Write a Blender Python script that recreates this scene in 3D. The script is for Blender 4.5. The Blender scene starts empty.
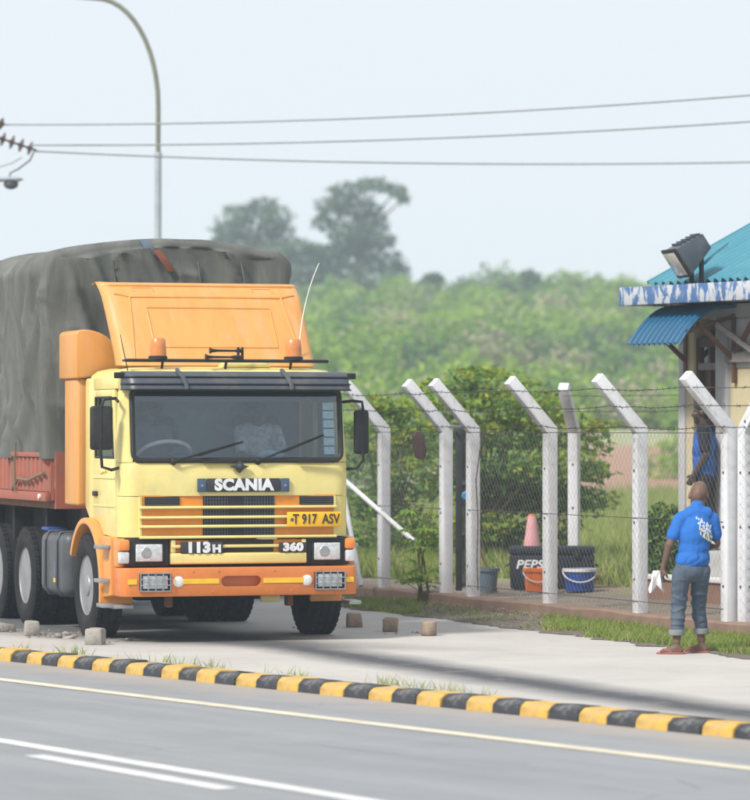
import bpy, bmesh, math, random
import numpy as np
from mathutils import Vector, Matrix, noise as mnoise

random.seed(7)
RNG = np.random.default_rng(11)
S = bpy.context.scene
COL = S.collection
R = math.radians
F = 3900.0            # focal length in photo pixels
CAMH = 2.1
HZ = 428.0            # horizon row in the photo

# ------------------------------------------------------------------ camera
cam = bpy.data.cameras.new('camera')
cam.sensor_fit = 'HORIZONTAL'; cam.sensor_width = 36.0
cam.lens = F / 750.0 * 36.0
cam.clip_start = 0.5; cam.clip_end = 2000
cam.dof.use_dof = True; cam.dof.focus_distance = 38.6; cam.dof.aperture_fstop = 2.5
co = bpy.data.objects.new('camera', cam); COL.objects.link(co)
co.location = (0, 0, CAMH)
co.rotation_euler = (R(90) + math.atan(28.0 / F), 0, 0)
S.camera = co

# ------------------------------------------------------------------ world, sun, exposure
SUN_EL, SUN_AZ = 46, 224      # azimuth clockwise from +Y: behind the camera, to the left
w = bpy.data.worlds.new('World'); S.world = w; w.use_nodes = True
nt = w.node_tree; nt.nodes.clear()
sky = nt.nodes.new('ShaderNodeTexSky'); sky.sky_type = 'NISHITA'; sky.sun_disc = False
sky.sun_elevation = R(SUN_EL); sky.sun_rotation = R(SUN_AZ)
sky.air_density = 1.0; sky.dust_density = 2.0; sky.ozone_density = 1.0
mixn = nt.nodes.new('ShaderNodeMix'); mixn.data_type = 'RGBA'
mixn.inputs['Factor'].default_value = 0.86     # an even overcast veil over the clear sky
mixn.inputs['B'].default_value = (9.85, 10.35, 11.0, 1)
bg = nt.nodes.new('ShaderNodeBackground'); bg.inputs['Strength'].default_value = 0.070
out = nt.nodes.new('ShaderNodeOutputWorld')
nt.links.new(sky.outputs['Color'], mixn.inputs['A'])
nt.links.new(mixn.outputs['Result'], bg.inputs['Color'])
nt.links.new(bg.outputs['Background'], out.inputs['Surface'])

sl = bpy.data.lights.new('sun', 'SUN'); sl.energy = 3.3; sl.angle = R(11); sl.color = (1.0, 0.96, 0.9)
so = bpy.data.objects.new('sun', sl); COL.objects.link(so)
sd = Vector((math.sin(R(SUN_AZ)) * math.cos(R(SUN_EL)), math.cos(R(SUN_AZ)) * math.cos(R(SUN_EL)), math.sin(R(SUN_EL))))
so.rotation_euler = (-sd).to_track_quat('-Z', 'Y').to_euler()
so.location = (0, 0, 40)

S.view_settings.view_transform = 'Standard'; S.view_settings.look = 'None'
S.view_settings.gamma = 1.0; S.view_settings.exposure = 0.44
S.view_settings.use_curve_mapping = False
S.cycles.volume_bounces = 3
S.cycles.max_bounces = 6; S.cycles.transparent_max_bounces = 16
S.cycles.use_denoising = True
S.cycles.volume_step_rate = 1.0

# ------------------------------------------------------------------ helpers
def at(px, py, Z):
    return Vector(((px - 375.0) / F * Z, Z, CAMH - (py - HZ) / F * Z))
def grd(px, py, z=0.0):
    Z = F * (CAMH - z) / (py - HZ)
    return Vector(((px - 375.0) / F * Z, Z, z))

def tag(o, label=None, cat=None, group=None, kind=None):
    if label: o['label'] = label
    if cat: o['category'] = cat
    if group: o['group'] = group
    if kind: o['kind'] = kind
    return o
def link(name, data, parent=None):
    o = bpy.data.objects.new(name, data); COL.objects.link(o)
    if parent: o.parent = parent
    return o
def empty(name, loc=(0, 0, 0), rz=0.0, parent=None):
    o = link(name, None, parent); o.location = loc; o.rotation_euler = (0, 0, rz)
    o.empty_display_size = 0.2
    return o

class MB:
    def __init__(s): s.v = []; s.f = []; s.m = []; s.mi = 0
    def add(s, vs, fs):
        b = len(s.v); s.v += [tuple(p) for p in vs]
        for f in fs: s.f.append(tuple(b + i for i in f)); s.m.append(s.mi)
        return s
    def box(s, x0, x1, y0, y1, z0, z1, M=None):
        vs = [Vector(p) for p in ((x0,y0,z0),(x1,y0,z0),(x1,y1,z0),(x0,y1,z0),(x0,y0,z1),(x1,y0,z1),(x1,y1,z1),(x0,y1,z1))]
        if M is not None: vs = [M @ p for p in vs]
        return s.add(vs, [(0,3,2,1),(4,5,6,7),(0,1,5,4),(1,2,6,5),(2,3,7,6),(3,0,4,7)])
    def bar(s, p, q, wx, wz, up=(0, 0, 1)):
        p = Vector(p); q = Vector(q); d = (q - p); L = d.length; d.normalize()
        up = Vector(up); a = d.cross(up)
        if a.length < 1e-4: a = d.cross(Vector((1, 0, 0)))
        a.normalize(); b = a.cross(d)
        vs = []
        for e in (p, q):
            for i, j in ((-1,-1),(1,-1),(1,1),(-1,1)): vs.append(e + a*i*wx/2 + b*j*wz/2)
        return s.add(vs, [(0,1,2,3),(7,6,5,4),(0,4,5,1),(1,5,6,2),(2,6,7,3),(3,7,4,0)])
    def tube(s, pts, r, n=8, caps=True):
        pts = [Vector(p) for p in pts]; k = len(pts)
        rs = r if isinstance(r, (list, tuple)) else [r]*k
        vs = []; prev = None
        for i, p in enumerate(pts):
            t = (pts[min(i+1, k-1)] - pts[max(i-1, 0)]).normalized()
            if prev is None:
                a = t.cross(Vector((0, 0, 1)))
                if a.length < 1e-3: a = t.cross(Vector((1, 0, 0)))
            else:
                a = prev - t*prev.dot(t)
            a.normalize(); prev = a; b = t.cross(a)
            for j in range(n):
                th = 2*math.pi*j/n
                vs.append(p + (a*math.cos(th) + b*math.sin(th))*rs[i])
        fs = []
        for i in range(k-1):
            for j in range(n):
                fs.append((i*n+j, i*n+(j+1)%n, (i+1)*n+(j+1)%n, (i+1)*n+j))
        if caps:
            fs.append(tuple(range(n-1, -1, -1))); fs.append(tuple((k-1)*n+j for j in range(n)))
        return s.add(vs, fs)
    def lathe(s, prof, c, axis, n=32, closed=False):
        # prof: (radius, along); axis: unit vector
        ax = Vector(axis).normalized(); a = ax.cross(Vector((0, 0, 1)))
        if a.length < 1e-3: a = Vector((1, 0, 0))
        a.normalize(); b = ax.cross(a); c = Vector(c); vs = []
        for (r, h) in prof:
            for j in range(n):
                th = 2*math.pi*j/n
                vs.append(c + ax*h + (a*math.cos(th)+b*math.sin(th))*r)
        k = len(prof); fs = []
        for i in range(k-1 if not closed else k):
            i2 = (i+1) % k
            for j in range(n):
                fs.append((i*n+j, i*n+(j+1)%n, i2*n+(j+1)%n, i2*n+j))
        if not closed:
            fs.append(tuple(range(n-1, -1, -1))); fs.append(tuple((k-1)*n+j for j in range(n)))
        return s.add(vs, fs)
    def prism(s, poly, d0, d1, plane='xz'):
        def P(u, v, d):
            return {'xz': (u, d, v), 'yz': (d, u, v), 'xy': (u, v, d)}[plane]
        n = len(poly)
        vs = [P(u, v, d0) for u, v in poly] + [P(u, v, d1) for u, v in poly]
        fs = [tuple(range(n)), tuple(range(2*n-1, n-1, -1))]
        for i in range(n):
            j = (i+1) % n; fs.append((i, i+n, j+n, j))
        return s.add(vs, fs)
    def loft(s, rings, closed=False, caps=False):
        n = len(rings[0]); vs = [p for r in rings for p in r]; fs = []
        for i in range(len(rings)-1):
            for j in range(n if closed else n-1):
                j2 = (j+1) % n
                fs.append((i*n+j, i*n+j2, (i+1)*n+j2, (i+1)*n+j))
        if caps:
            fs.append(tuple(range(n-1, -1, -1))); fs.append(tuple((len(rings)-1)*n+j for j in range(n)))
        return s.add(vs, fs)
    def ball(s, c, r, nu=12, nv=8, sc=(1,1,1)):
        c = Vector(c); vs = [c + Vector((0,0,-r*sc[2]))]; fs = []
        for i in range(1, nv):
            ph = -math.pi/2 + math.pi*i/nv
            for j in range(nu):
                th = 2*math.pi*j/nu
                vs.append(c + Vector((r*sc[0]*math.cos(ph)*math.cos(th), r*sc[1]*math.cos(ph)*math.sin(th), r*sc[2]*math.sin(ph))))
        vs.append(c + Vector((0,0,r*sc[2]))); L = len(vs)-1
        for j in range(nu): fs.append((0, 1+(j+1)%nu, 1+j))
        for i in range(nv-2):
            for j in range(nu):
                a = 1+i*nu+j; b = 1+i*nu+(j+1)%nu
                fs.append((a, b, b+nu, a+nu))
        for j in range(nu): fs.append((L, 1+(nv-2)*nu+j, 1+(nv-2)*nu+(j+1)%nu))
        return s.add(vs, fs)
    def mesh(s, name, mats, bevel=0, seg=2, smooth=True, ang=38, solid=0, recalc=True, jit=0, sub=0):
        me = bpy.data.meshes.new(name); me.from_pydata(s.v, [], s.f)
        mats = mats if isinstance(mats, (list, tuple)) else [mats]
        for m in mats: me.materials.append(m)
        if len(mats) > 1: me.polygons.foreach_set('material_index', s.m)
        if bevel or solid or recalc or jit or sub:
            bm = bmesh.new(); bm.from_mesh(me)
            if recalc: bmesh.ops.recalc_face_normals(bm, faces=bm.faces)
            if solid: bmesh.ops.solidify(bm, geom=bm.faces[:], thickness=solid)
            if bevel:
                es = [e for e in bm.edges if len(e.link_faces) == 2 and e.calc_face_angle(0) > R(30)]
                bmesh.ops.bevel(bm, geom=es, offset=bevel, segments=seg, profile=0.5, affect='EDGES', clamp_overlap=True)
            if sub: bmesh.ops.subdivide_edges(bm, edges=bm.edges[:], cuts=sub, use_grid_fill=True)
            if jit:
                for v in bm.verts:
                    v.co += Vector(mnoise.noise_vector(v.co*9.0 + Vector((jit*1000, 0, 0))))*jit
            bm.to_mesh(me); bm.free()
        if smooth:
            me.polygons.foreach_set('use_smooth', [True]*len(me.polygons))
            me.set_sharp_from_angle(angle=R(ang))
        me.update(); return me
    def build(s, name, mats, parent=None, **k):
        return link(name, s.mesh(name, mats, **k), parent)

def fast_mesh(name, verts, nper, mats, midx=None):
    """verts: (n*nper,3) array of separate polygons of nper corners."""
    n = len(verts)//nper
    me = bpy.data.meshes.new(name)
    me.vertices.add(len(verts)); me.vertices.foreach_set('co', np.asarray(verts, np.float32).ravel())
    me.loops.add(len(verts)); me.loops.foreach_set('vertex_index', np.arange(len(verts), dtype=np.int32))
    me.polygons.add(n)
    me.polygons.foreach_set('loop_start', np.arange(0, n*nper, nper, dtype=np.int32))
    me.polygons.foreach_set('loop_total', np.full(n, nper, np.int32))
    for m in mats: me.materials.append(m)
    if midx is not None: me.polygons.foreach_set('material_index', np.asarray(midx, np.int32))
    me.update(calc_edges=True); return me

def leaves(centers, size, up=0.35, aspect=0.5):
    """diamond leaf quads with random directions"""
    n = len(centers)
    u = RNG.normal(size=(n, 3)); u[:, 2] *= 0.7; u /= np.linalg.norm(u, axis=1, keepdims=True)
    nn = RNG.normal(size=(n, 3)); nn[:, 2] += up*3; v = np.cross(u, nn); v /= np.linalg.norm(v, axis=1, keepdims=True)
    s = (np.asarray(size)*RNG.uniform(.6, 1.4, n))[:, None]
    k = np.cross(u, v)*s*0.18
    a = centers - u*s; b = centers + v*s*aspect + k; c = centers + u*s; d = centers - v*s*aspect + k
    return np.stack([a, b, c, d], 1).reshape(-1, 3)

def in_ellipsoid(n, c, r, shell=0.45):
    p = RNG.normal(size=(n, 3)); p /= np.linalg.norm(p, axis=1, keepdims=True)
    q = RNG.uniform(shell**3, 1, n)**(1/3.)
    q *= 1 + 0.16*np.sin(p[:, 0]*7 + c[0]*3) * np.sin(p[:, 2]*6 + c[1]*2) + RNG.normal(0, .06, n)
    return p*q[:, None]*np.asarray(r) + np.asarray(c)

# ------------------------------------------------------------------ materials
def nodes(name):
    m = bpy.data.materials.new(name); m.use_nodes = True
    t = m.node_tree; b = t.nodes['Principled BSDF']
    return m, t, b
def rgb(c): return (c[0], c[1], c[2], 1)
def n_noise(t, scale, detail=4, rough=.55, vec=None, dist=0):
    n = t.nodes.new('ShaderNodeTexNoise'); n.inputs['Scale'].default_value = scale
    n.inputs['Detail'].default_value = detail; n.inputs['Roughness'].default_value = rough
    n.inputs['Distortion'].default_value = dist
    if vec is not None: t.links.new(vec, n.inputs['Vector'])
    return n.outputs['Fac']
def n_ramp(t, fac, p0, p1):
    n = t.nodes.new('ShaderNodeMapRange'); n.inputs['From Min'].default_value = p0; n.inputs['From Max'].default_value = p1
    t.links.new(fac, n.inputs['Value']); return n.outputs['Result']
def n_mix(t, fac, a, b):
    n = t.nodes.new('ShaderNodeMix'); n.data_type = 'RGBA'
    for sock, val in (('Factor', fac), ('A', a), ('B', b)):
        if isinstance(val, (tuple, list)): n.inputs[sock].default_value = rgb(val)
        elif isinstance(val, (int, float)): n.inputs[sock].default_value = val
        else: t.links.new(val, n.inputs[sock])
    return n.outputs['Result']
def n_math(t, op, a, b=None):
    n = t.nodes.new('ShaderNodeMath'); n.operation = op
    for i, val in ((0, a), (1, b)):
        if val is None: continue
        if isinstance(val, (int, float)): n.inputs[i].default_value = val
        else: t.links.new(val, n.inputs[i])
    return n.outputs[0]
def n_bump(t, b, h, strength, dist=0.01):
    n = t.nodes.new('ShaderNodeBump'); n.inputs['Strength'].default_value = strength; n.inputs['Distance'].default_value = dist
    t.links.new(h, n.inputs['Height']); t.links.new(n.outputs['Normal'], b.inputs['Normal'])
def coords(t, stretch=None):
    c = t.nodes.new('ShaderNodeTexCoord').outputs['Object']
    if stretch:
        mp = t.nodes.new('ShaderNodeMapping'); mp.inputs['Scale'].default_value = stretch
        t.links.new(c, mp.inputs['Vector']); c = mp.outputs['Vector']
    return c

def mat(name, c, c2=None, scale=6, rough=.6, metal=0, dirt=None, dirt_amt=.5, dirt_scale=2.2, dirt_lo=.5, dirt_hi=.75,
        bump=0, bscale=40, bdist=.01, stretch=None, coat=0, spec=.5):
    m, t, b = nodes(name)
    v = coords(t, stretch)
    c2 = c2 or tuple(x*.82 for x in c)
    col = n_mix(t, n_ramp(t, n_noise(t, scale, 5, .6, v), .35, .68), c, c2)
    if dirt:
        dm = n_math(t, 'MULTIPLY', n_ramp(t, n_noise(t, dirt_scale, 7, .68, v), dirt_lo, dirt_hi), dirt_amt)
        col = n_mix(t, dm, col, dirt)
    t.links.new(col, b.inputs['Base Color'])
    b.inputs['Roughness'].default_value = rough; b.inputs['Metallic'].default_value = metal
    b.inputs['Specular IOR Level'].default_value = spec
    if coat: b.inputs['Coat Weight'].default_value = coat; b.inputs['Coat Roughness'].default_value = .12
    if bump: n_bump(t, b, n_noise(t, bscale, 6, .6, v), bump, bdist)
    return m

def leaf_mat(name, c, c2, trans=.35):
    m = bpy.data.materials.new(name); m.use_nodes = True; t = m.node_tree; t.nodes.clear()
    o = t.nodes.new('ShaderNodeOutputMaterial'); d = t.nodes.new('ShaderNodeBsdfDiffuse'); tr = t.nodes.new('ShaderNodeBsdfTranslucent')
    mx = t.nodes.new('ShaderNodeMixShader'); mx.inputs[0].default_value = trans
    v = coords(t)
    col = n_mix(t, n_ramp(t, n_noise(t, 3.0, 3, .6, v), .3, .7), c, c2)
    t.links.new(col, d.inputs['Color']); t.links.new(col, tr.inputs['Color'])
    t.links.new(d.outputs[0], mx.inputs[1]); t.links.new(tr.outputs[0], mx.inputs[2]); t.links.new(mx.outputs[0], o.inputs['Surface'])
    return m

def glass_mat(name, tint=(.8, .86, .9), refl=.14, rough=.02):
    m = bpy.data.materials.new(name); m.use_nodes = True; t = m.node_tree; t.nodes.clear()
    o = t.nodes.new('ShaderNodeOutputMaterial'); tr = t.nodes.new('ShaderNodeBsdfTransparent'); tr.inputs[0].default_value = rgb(tint)
    g = t.nodes.new('ShaderNodeBsdfGlossy'); g.inputs['Roughness'].default_value = rough; g.inputs['Color'].default_value = (.84, .94, 1, 1)
    lw = t.nodes.new('ShaderNodeFresnel'); lw.inputs['IOR'].default_value = 1.5
    f = n_math(t, 'ADD', lw.outputs[0], refl)
    mx = t.nodes.new('ShaderNodeMixShader'); t.links.new(f, mx.inputs[0])
    t.links.new(tr.outputs[0], mx.inputs[1]); t.links.new(g.outputs[0], mx.inputs[2]); t.links.new(mx.outputs[0], o.inputs['Surface'])
    return m

DUST = (.36, .31, .25)
M = {}
M['yellow'] = mat('cab_yellow_paint', (.75, .64, .24), (.71, .59, .20), 3, .42, dirt=(.44, .37, .22), dirt_amt=.42, dirt_scale=4.5, coat=.25)
M['orange'] = mat('orange_paint', (.72, .30, .06), (.66, .26, .05), 3, .42, dirt=(.52, .33, .16), dirt_amt=.5, dirt_scale=3, coat=.2)
M['deflector'] = mat('deflector_orange_fibreglass', (.66, .315, .085), (.62, .275, .065), 2.5, .5, dirt=(.56, .38, .21), dirt_amt=.6, dirt_scale=2.0, stretch=(3, 1, .6), coat=.1)
M['bumper'] = mat('bumper_orange_paint', (.66, .20, .04), (.58, .17, .035), 6, .42, dirt=(.30, .15, .07), dirt_amt=.6, dirt_scale=7, dirt_lo=.55, dirt_hi=.8, coat=.15)
M['grille_orange'] = mat('grille_orange_paint', (.74, .27, .03), (.66, .23, .025), 5, .45, dirt=(.3, .16, .07), dirt_amt=.35)
M['stripe'] = mat('yellow_stripe', (.90, .55, .03), None, 8, .45)
M['black'] = mat('black_plastic', (.010, .011, .013), (.018, .018, .02), 12, .55, spec=.35, dirt=DUST, dirt_amt=.08)
M['grey_plastic'] = mat('visor_grey_plastic', (.055, .065, .082), (.068, .078, .095), 5, .42, dirt=DUST, dirt_amt=.25)
M['dark'] = mat('dark_chassis', (.012, .012, .012), (.022, .02, .018), 8, .8, spec=.25, dirt=(.10, .085, .07), dirt_amt=.3)
M['rubber'] = mat('tyre_rubber', (.014, .014, .016), (.02, .02, .022), 14, .85, spec=.2, dirt=(.10, .09, .08), dirt_amt=.3, dirt_scale=5, bump=.2, bscale=60)
M['seal'] = mat('rubber_seal', (.018, .018, .02), None, 9, .6)
M['rim'] = mat('rim_silver_paint', (.30, .31, .33), (.22, .22, .23), 6, .45, metal=.3, dirt=(.25, .21, .17), dirt_amt=.5, dirt_scale=5)
M['steel'] = mat('dull_steel', (.42, .43, .44), (.33, .33, .34), 10, .4, metal=.7)
M['white_plastic'] = mat('white_plastic', (.78, .77, .74), (.7, .69, .66), 9, .4)
M['letter'] = mat('white_lettering', (.80, .81, .82), None, 9, .4)
M['badge'] = mat('badge_black', (.025, .027, .032), (.035, .037, .042), 9, .35)
M['badge_blue'] = mat('badge_blue_end', (.06, .10, .17), None, 9, .35)
M['plate'] = mat('number_plate_yellow', (.90, .50, .015), (.85, .46, .015), 6, .4)
M['amber'] = mat('amber_lens', (.85, .27, .04), (.72, .22, .035), 14, .25, coat=.5)
M['beacon'] = mat('beacon_faded_orange', (.72, .25, .06), (.56, .19, .05), 14, .3, coat=.4)
M['lens'] = mat('headlamp_lens', (.66, .68, .70), (.42, .44, .46), 26, .1, coat=1, bump=.35, bscale=55)
M['windscreen'] = glass_mat('windscreen_glass', (.90, .96, 1.0), .075)
M['side_glass'] = glass_mat('side_glass', (.8, .85, .88), .05)
M['interior'] = mat('cab_interior_grey', (.26, .31, .36), (.20, .24, .28), 4, .8)
M['seat_cloth'] = mat('seat_cloth', (.06, .07, .085), None, 8, .9)
M['wheel_tan'] = mat('steering_wheel_grey', (.72, .71, .66), None, 8, .5)
M['red_bed'] = mat('bed_red_oxide', (.36, .105, .065), (.28, .088, .058), 4, .6, dirt=(.24, .17, .13), dirt_amt=.6, dirt_scale=4)
M['rust'] = mat('rusty_steel', (.20, .085, .04), (.13, .06, .035), 8, .8)
M['rope'] = mat('rope_tan', (.20, .145, .09), None, 30, .9)
M['blue_strap'] = mat('blue_strap', (.10, .14, .19), None, 10, .8)
M['rag'] = mat('rust_rag', (.22, .075, .04), None, 10, .9)
M['white_paint'] = mat('white_painted_concrete', (.70, .705, .74), (.60, .605, .62), 5, .75, dirt=(.34, .30, .26), dirt_amt=.6, dirt_scale=5.5, dirt_lo=.54, dirt_hi=.78, bump=.25, bscale=50)
M['wire'] = mat('rusty_wire', (.07, .055, .05), None, 20, .7)
M['mesh'] = mat('galvanised_mesh', (.17, .165, .16), (.12, .11, .10), 20, .6)
M['gate'] = mat('gate_black_paint', (.018, .02, .024), (.03, .032, .035), 9, .5)
M['plinth'] = mat('plinth_stained_concrete', (.25, .165, .12), (.18, .12, .09), 3, .9, dirt=(.16, .12, .09), dirt_amt=.7, bump=.5, bscale=26)
M['block'] = mat('rough_concrete', (.36, .33, .29), (.27, .25, .22), 7, .95, dirt=(.13, .12, .11), dirt_amt=.6, dirt_scale=5, bump=.8, bscale=30, bdist=.02)
M['block_tan'] = mat('brown_concrete', (.35, .26, .19), (.27, .20, .15), 7, .95, dirt=(.12, .1, .09), dirt_amt=.6, dirt_scale=5, bump=.8, bscale=30, bdist=.02)
M['kerb_yellow'] = mat('kerb_yellow_paint', (.60, .37, .07), (.50, .30, .06), 5, .8, stretch=(.34, 1, 1), dirt=(.33, .27, .18), dirt_amt=.9, dirt_scale=5, dirt_lo=.48, dirt_hi=.72, bump=.5, bscale=30)
M['kerb_black'] = mat('kerb_black_paint', (.028, .031, .038), (.045, .048, .054), 6, .8, stretch=(.34, 1, 1), dirt=(.30, .28, .26), dirt_amt=.85, dirt_scale=6, dirt_lo=.5, dirt_hi=.74, bump=.5, bscale=30)
M['galv'] = mat('galvanised_pole', (.42, .46, .50), (.35, .38, .42), 6, .5, metal=.3)
M['pole_dark'] = mat('pole_top_olive', (.20, .20, .15), None, 6, .6)
M['ceramic'] = mat('brown_ceramic', (.10, .055, .045), None, 10, .3, coat=.5)
M['cable'] = mat('cable_grey', (.26, .28, .30), None, 10, .6)
M['pole_concrete'] = mat('pole_concrete', (.36, .35, .33), None, 5, .9)
M['blue_roof'] = mat('roof_blue_sheet', (.045, .20, .27), (.06, .24, .30), 1.6, .45, dirt=(.13, .27, .31), dirt_amt=.5, dirt_scale=3)
M['blue_awning'] = mat('awning_blue_sheet', (.012, .095, .20), (.016, .115, .22), 2.5, .30, coat=.2)
M['cream'] = mat('wall_cream', (.56, .49, .30), (.50, .43, .27), 2, .85, dirt=(.36, .31, .22), dirt_amt=.5)
M['grey_wall'] = mat('wall_grey_paint', (.50, .50, .50), (.43, .43, .44), 3, .85, dirt=(.30, .28, .26), dirt_amt=.5)
M['wood'] = mat('brown_timber', (.13, .06, .035), (.09, .042, .026), 6, .7, stretch=(6, 6, 1))
M['grey_wood'] = mat('weathered_timber', (.30, .27, .25), (.22, .2, .19), 7, .85)
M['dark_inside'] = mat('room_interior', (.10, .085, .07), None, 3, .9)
M['floor_cement'] = mat('cement_floor', (.42, .42, .41), (.34, .33, .32), 4, .85)
M['lamp_glass'] = mat('floodlamp_glass', (.56, .54, .48), (.45, .43, .38), 18, .15, coat=1)
M['navy'] = mat('box_navy_plastic', (.010, .014, .024), (.016, .02, .03), 6, .65, spec=.25)
M['bucket_orange'] = mat('bucket_orange', (.90, .20, .02), (.82, .17, .02), 6, .45)
M['bucket_blue'] = mat('bucket_blue', (.015, .07, .32), (.015, .06, .27), 6, .45)
M['bucket_grey'] = mat('bucket_grey_blue', (.10, .14, .18), None, 6, .55)
M['cone_pink'] = mat('cone_faded_pink', (.55, .24, .26), (.60, .32, .33), 7, .7, dirt=(.5, .36, .35), dirt_amt=.5)
M['skin'] = mat('dark_skin', (.15, .085, .058), (.115, .062, .043), 16, .62, bump=.25, bscale=70)
M['skin_b'] = mat('dark_skin_deep', (.07, .041, .031), (.055, .034, .027), 12, .5)
M['denim'] = mat('washed_denim', (.035, .062, .10), (.075, .10, .135), 8, .9, dirt=(.14, .135, .11), dirt_amt=.5, dirt_scale=5, bump=.5, bscale=45)
M['denim_cuff'] = mat('denim_cuff', (.21, .215, .215), None, 12, .9)
M['sandal'] = mat('sandal_dusty_red', (.36, .10, .09), None, 12, .7)
M['paper'] = mat('white_cloth', (.80, .80, .80), None, 12, .8)
M['guard_blue'] = mat('guard_blue_cloth', (.02, .10, .38), (.016, .08, .31), 7, .85, bump=.4, bscale=25)
M['guard_dark'] = mat('guard_dark_cloth', (.014, .016, .028), None, 7, .85)
M['hair'] = mat('black_hair', (.012, .011, .011), None, 30, .8)
M['eye'] = mat('eye_white', (.6, .58, .54), None, 30, .3)
M['check'] = mat('pale_checked_shirt', (.55, .58, .62), (.24, .28, .34), 22, .9)
M['driver_shirt'] = mat('grey_shirt', (.16, .17, .20), None, 8, .9)
M['blue_cloth'] = mat('light_blue_cloth', (.22, .48, .66), (.45, .60, .68), 12, .8)
M['padlock'] = mat('blue_plastic', (.05, .22, .42), None, 12, .5)
M['scrap'] = mat('reddish_leather', (.07, .028, .02), None, 20, .6)
M['bark'] = mat('bark', (.16, .12, .09), (.10, .08, .06), 8, .95, bump=.6, bscale=20)
M['ledge_white'] = mat('ledge_whitewash', (.62, .62, .61), (.5, .5, .49), 6, .85)
M['brick_red'] = mat('brick_base', (.22, .12, .085), None, 6, .9)

def tarp_mat():
    m, t, b = nodes('canvas_tarpaulin')
    v = coords(t); vs = coords(t, (2.2, 2.2, .35))
    base = n_mix(t, n_ramp(t, n_noise(t, 1.2, 6, .6, vs, 1.0), .35, .7), (.082, .088, .078), (.150, .152, .138))
    st = n_math(t, 'MULTIPLY', n_ramp(t, n_noise(t, 2.6, 8, .7, vs, .4), .56, .72), .6)
    base = n_mix(t, st, base, (.23, .22, .19))
    st2 = n_math(t, 'MULTIPLY', n_ramp(t, n_noise(t, 1.7, 6, .65, v), .56, .72), .55)
    base = n_mix(t, st2, base, (.065, .066, .062))
    t.links.new(base, b.inputs['Base Color']); b.inputs['Roughness'].default_value = .75
    n_bump(t, b, n_noise(t, 60, 3, .6, v), .25, .006)
    return m
M['tarp'] = tarp_mat()

def fascia_mat():
    m, t, b = nodes('fascia_peeling_paint')
    v = coords(t, (1, 1, .38))
    f = n_ramp(t, n_noise(t, 7.0, 8, .64, v, .3), .485, .53)
    col = n_mix(t, f, (.065, .15, .33), (.50, .52, .55))
    col = n_mix(t, n_math(t, 'MULTIPLY', n_ramp(t, n_noise(t, 14, 6, .7, v), .55, .7), .6), col, (.36, .37, .38))
    t.links.new(col, b.inputs['Base Color']); b.inputs['Roughness'].default_value = .8
    n_bump(t, b, f, .4, .004); return m
M['fascia'] = fascia_mat()

# ------------------------------------------------------------------ frames of the road and of the fence
U = Vector((.5505, -.8348, 0)); N = Vector((-.8348, -.5505, 0)); K0 = Vector((0, 31.75, 0))
def road_pt(t, n, z=0): p = K0 + U*t + N*n; return Vector((p.x, p.y, z))
UF = Vector((.385, -.923, 0)); NF = Vector((.923, .385, 0)); F0 = Vector((2.81, 41.3, 0))
def fence_pt(t, d, z=0): p = F0 + UF*t + NF*d; return Vector((p.x, p.y, z))

def asphalt_mat():
    m, t, b = nodes('asphalt')
    g = t.nodes.new('ShaderNodeNewGeometry'); sx = t.nodes.new('ShaderNodeSeparateXYZ'); t.links.new(g.outputs['Position'], sx.inputs[0])
    v = g.outputs['Position']
    dn = n_math(t, 'ADD', n_math(t, 'MULTIPLY', sx.outputs[0], N.x), n_math(t, 'MULTIPLY', n_math(t, 'SUBTRACT', sx.outputs[1], 31.75), N.y))
    tu = n_math(t, 'ADD', n_math(t, 'MULTIPLY', sx.outputs[0], U.x), n_math(t, 'MULTIPLY', n_math(t, 'SUBTRACT', sx.outputs[1], 31.75), U.y))
    cb = t.nodes.new('ShaderNodeCombineXYZ'); t.links.new(n_math(t, 'MULTIPLY', tu, .12), cb.inputs[0]); t.links.new(dn, cb.inputs[1])
    streak = n_noise(t, 2.2, 5, .6, cb.outputs[0])
    col = n_mix(t, n_ramp(t, streak, .3, .7), (.205, .212, .222), (.275, .280, .288))
    col = n_mix(t, n_math(t, 'MULTIPLY', n_ramp(t, n_noise(t, .8, 6, .6, v), .5, .75), .5), col, (.17, .172, .18))
    col = n_mix(t, n_math(t, 'MULTIPLY', n_ramp(t, n_noise(t, 90, 2, .5, v), .45, .75), .35), col, (.38, .38, .38))
    vo = t.nodes.new('ShaderNodeTexVoronoi'); vo.feature = 'DISTANCE_TO_EDGE'; vo.inputs['Scale'].default_value = .55; t.links.new(n_mix(t, .12, v, t.nodes.new('ShaderNodeTexNoise').outputs['Color']) if False else v, vo.inputs['Vector'])
    crk = n_math(t, 'MULTIPLY', n_ramp(t, n_math(t, 'ADD', vo.outputs['Distance'], n_math(t, 'MULTIPLY', n_noise(t, 3, 5, .6, v), .02)), .020, .009), n_ramp(t, n_noise(t, .35, 3, .5, v), .5, .6))
    col = n_mix(t, n_math(t, 'MULTIPLY', crk, .7), col, (.10, .10, .105))
    nz = n_math(t, 'ADD', dn, n_math(t, 'MULTIPLY', n_math(t, 'SUBTRACT', n_noise(t, 1.6, 5, .6, v), .5), .9))
    edge = n_ramp(t, nz, .95, .2)
    col = n_mix(t, n_math(t, 'MULTIPLY', edge, .75), col, (.36, .305, .255))
    t.links.new(col, b.inputs['Base Color']); b.inputs['Roughness'].default_value = .7
    n_bump(t, b, n_noise(t, 120, 3, .6, v), .5, .006); return m
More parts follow.
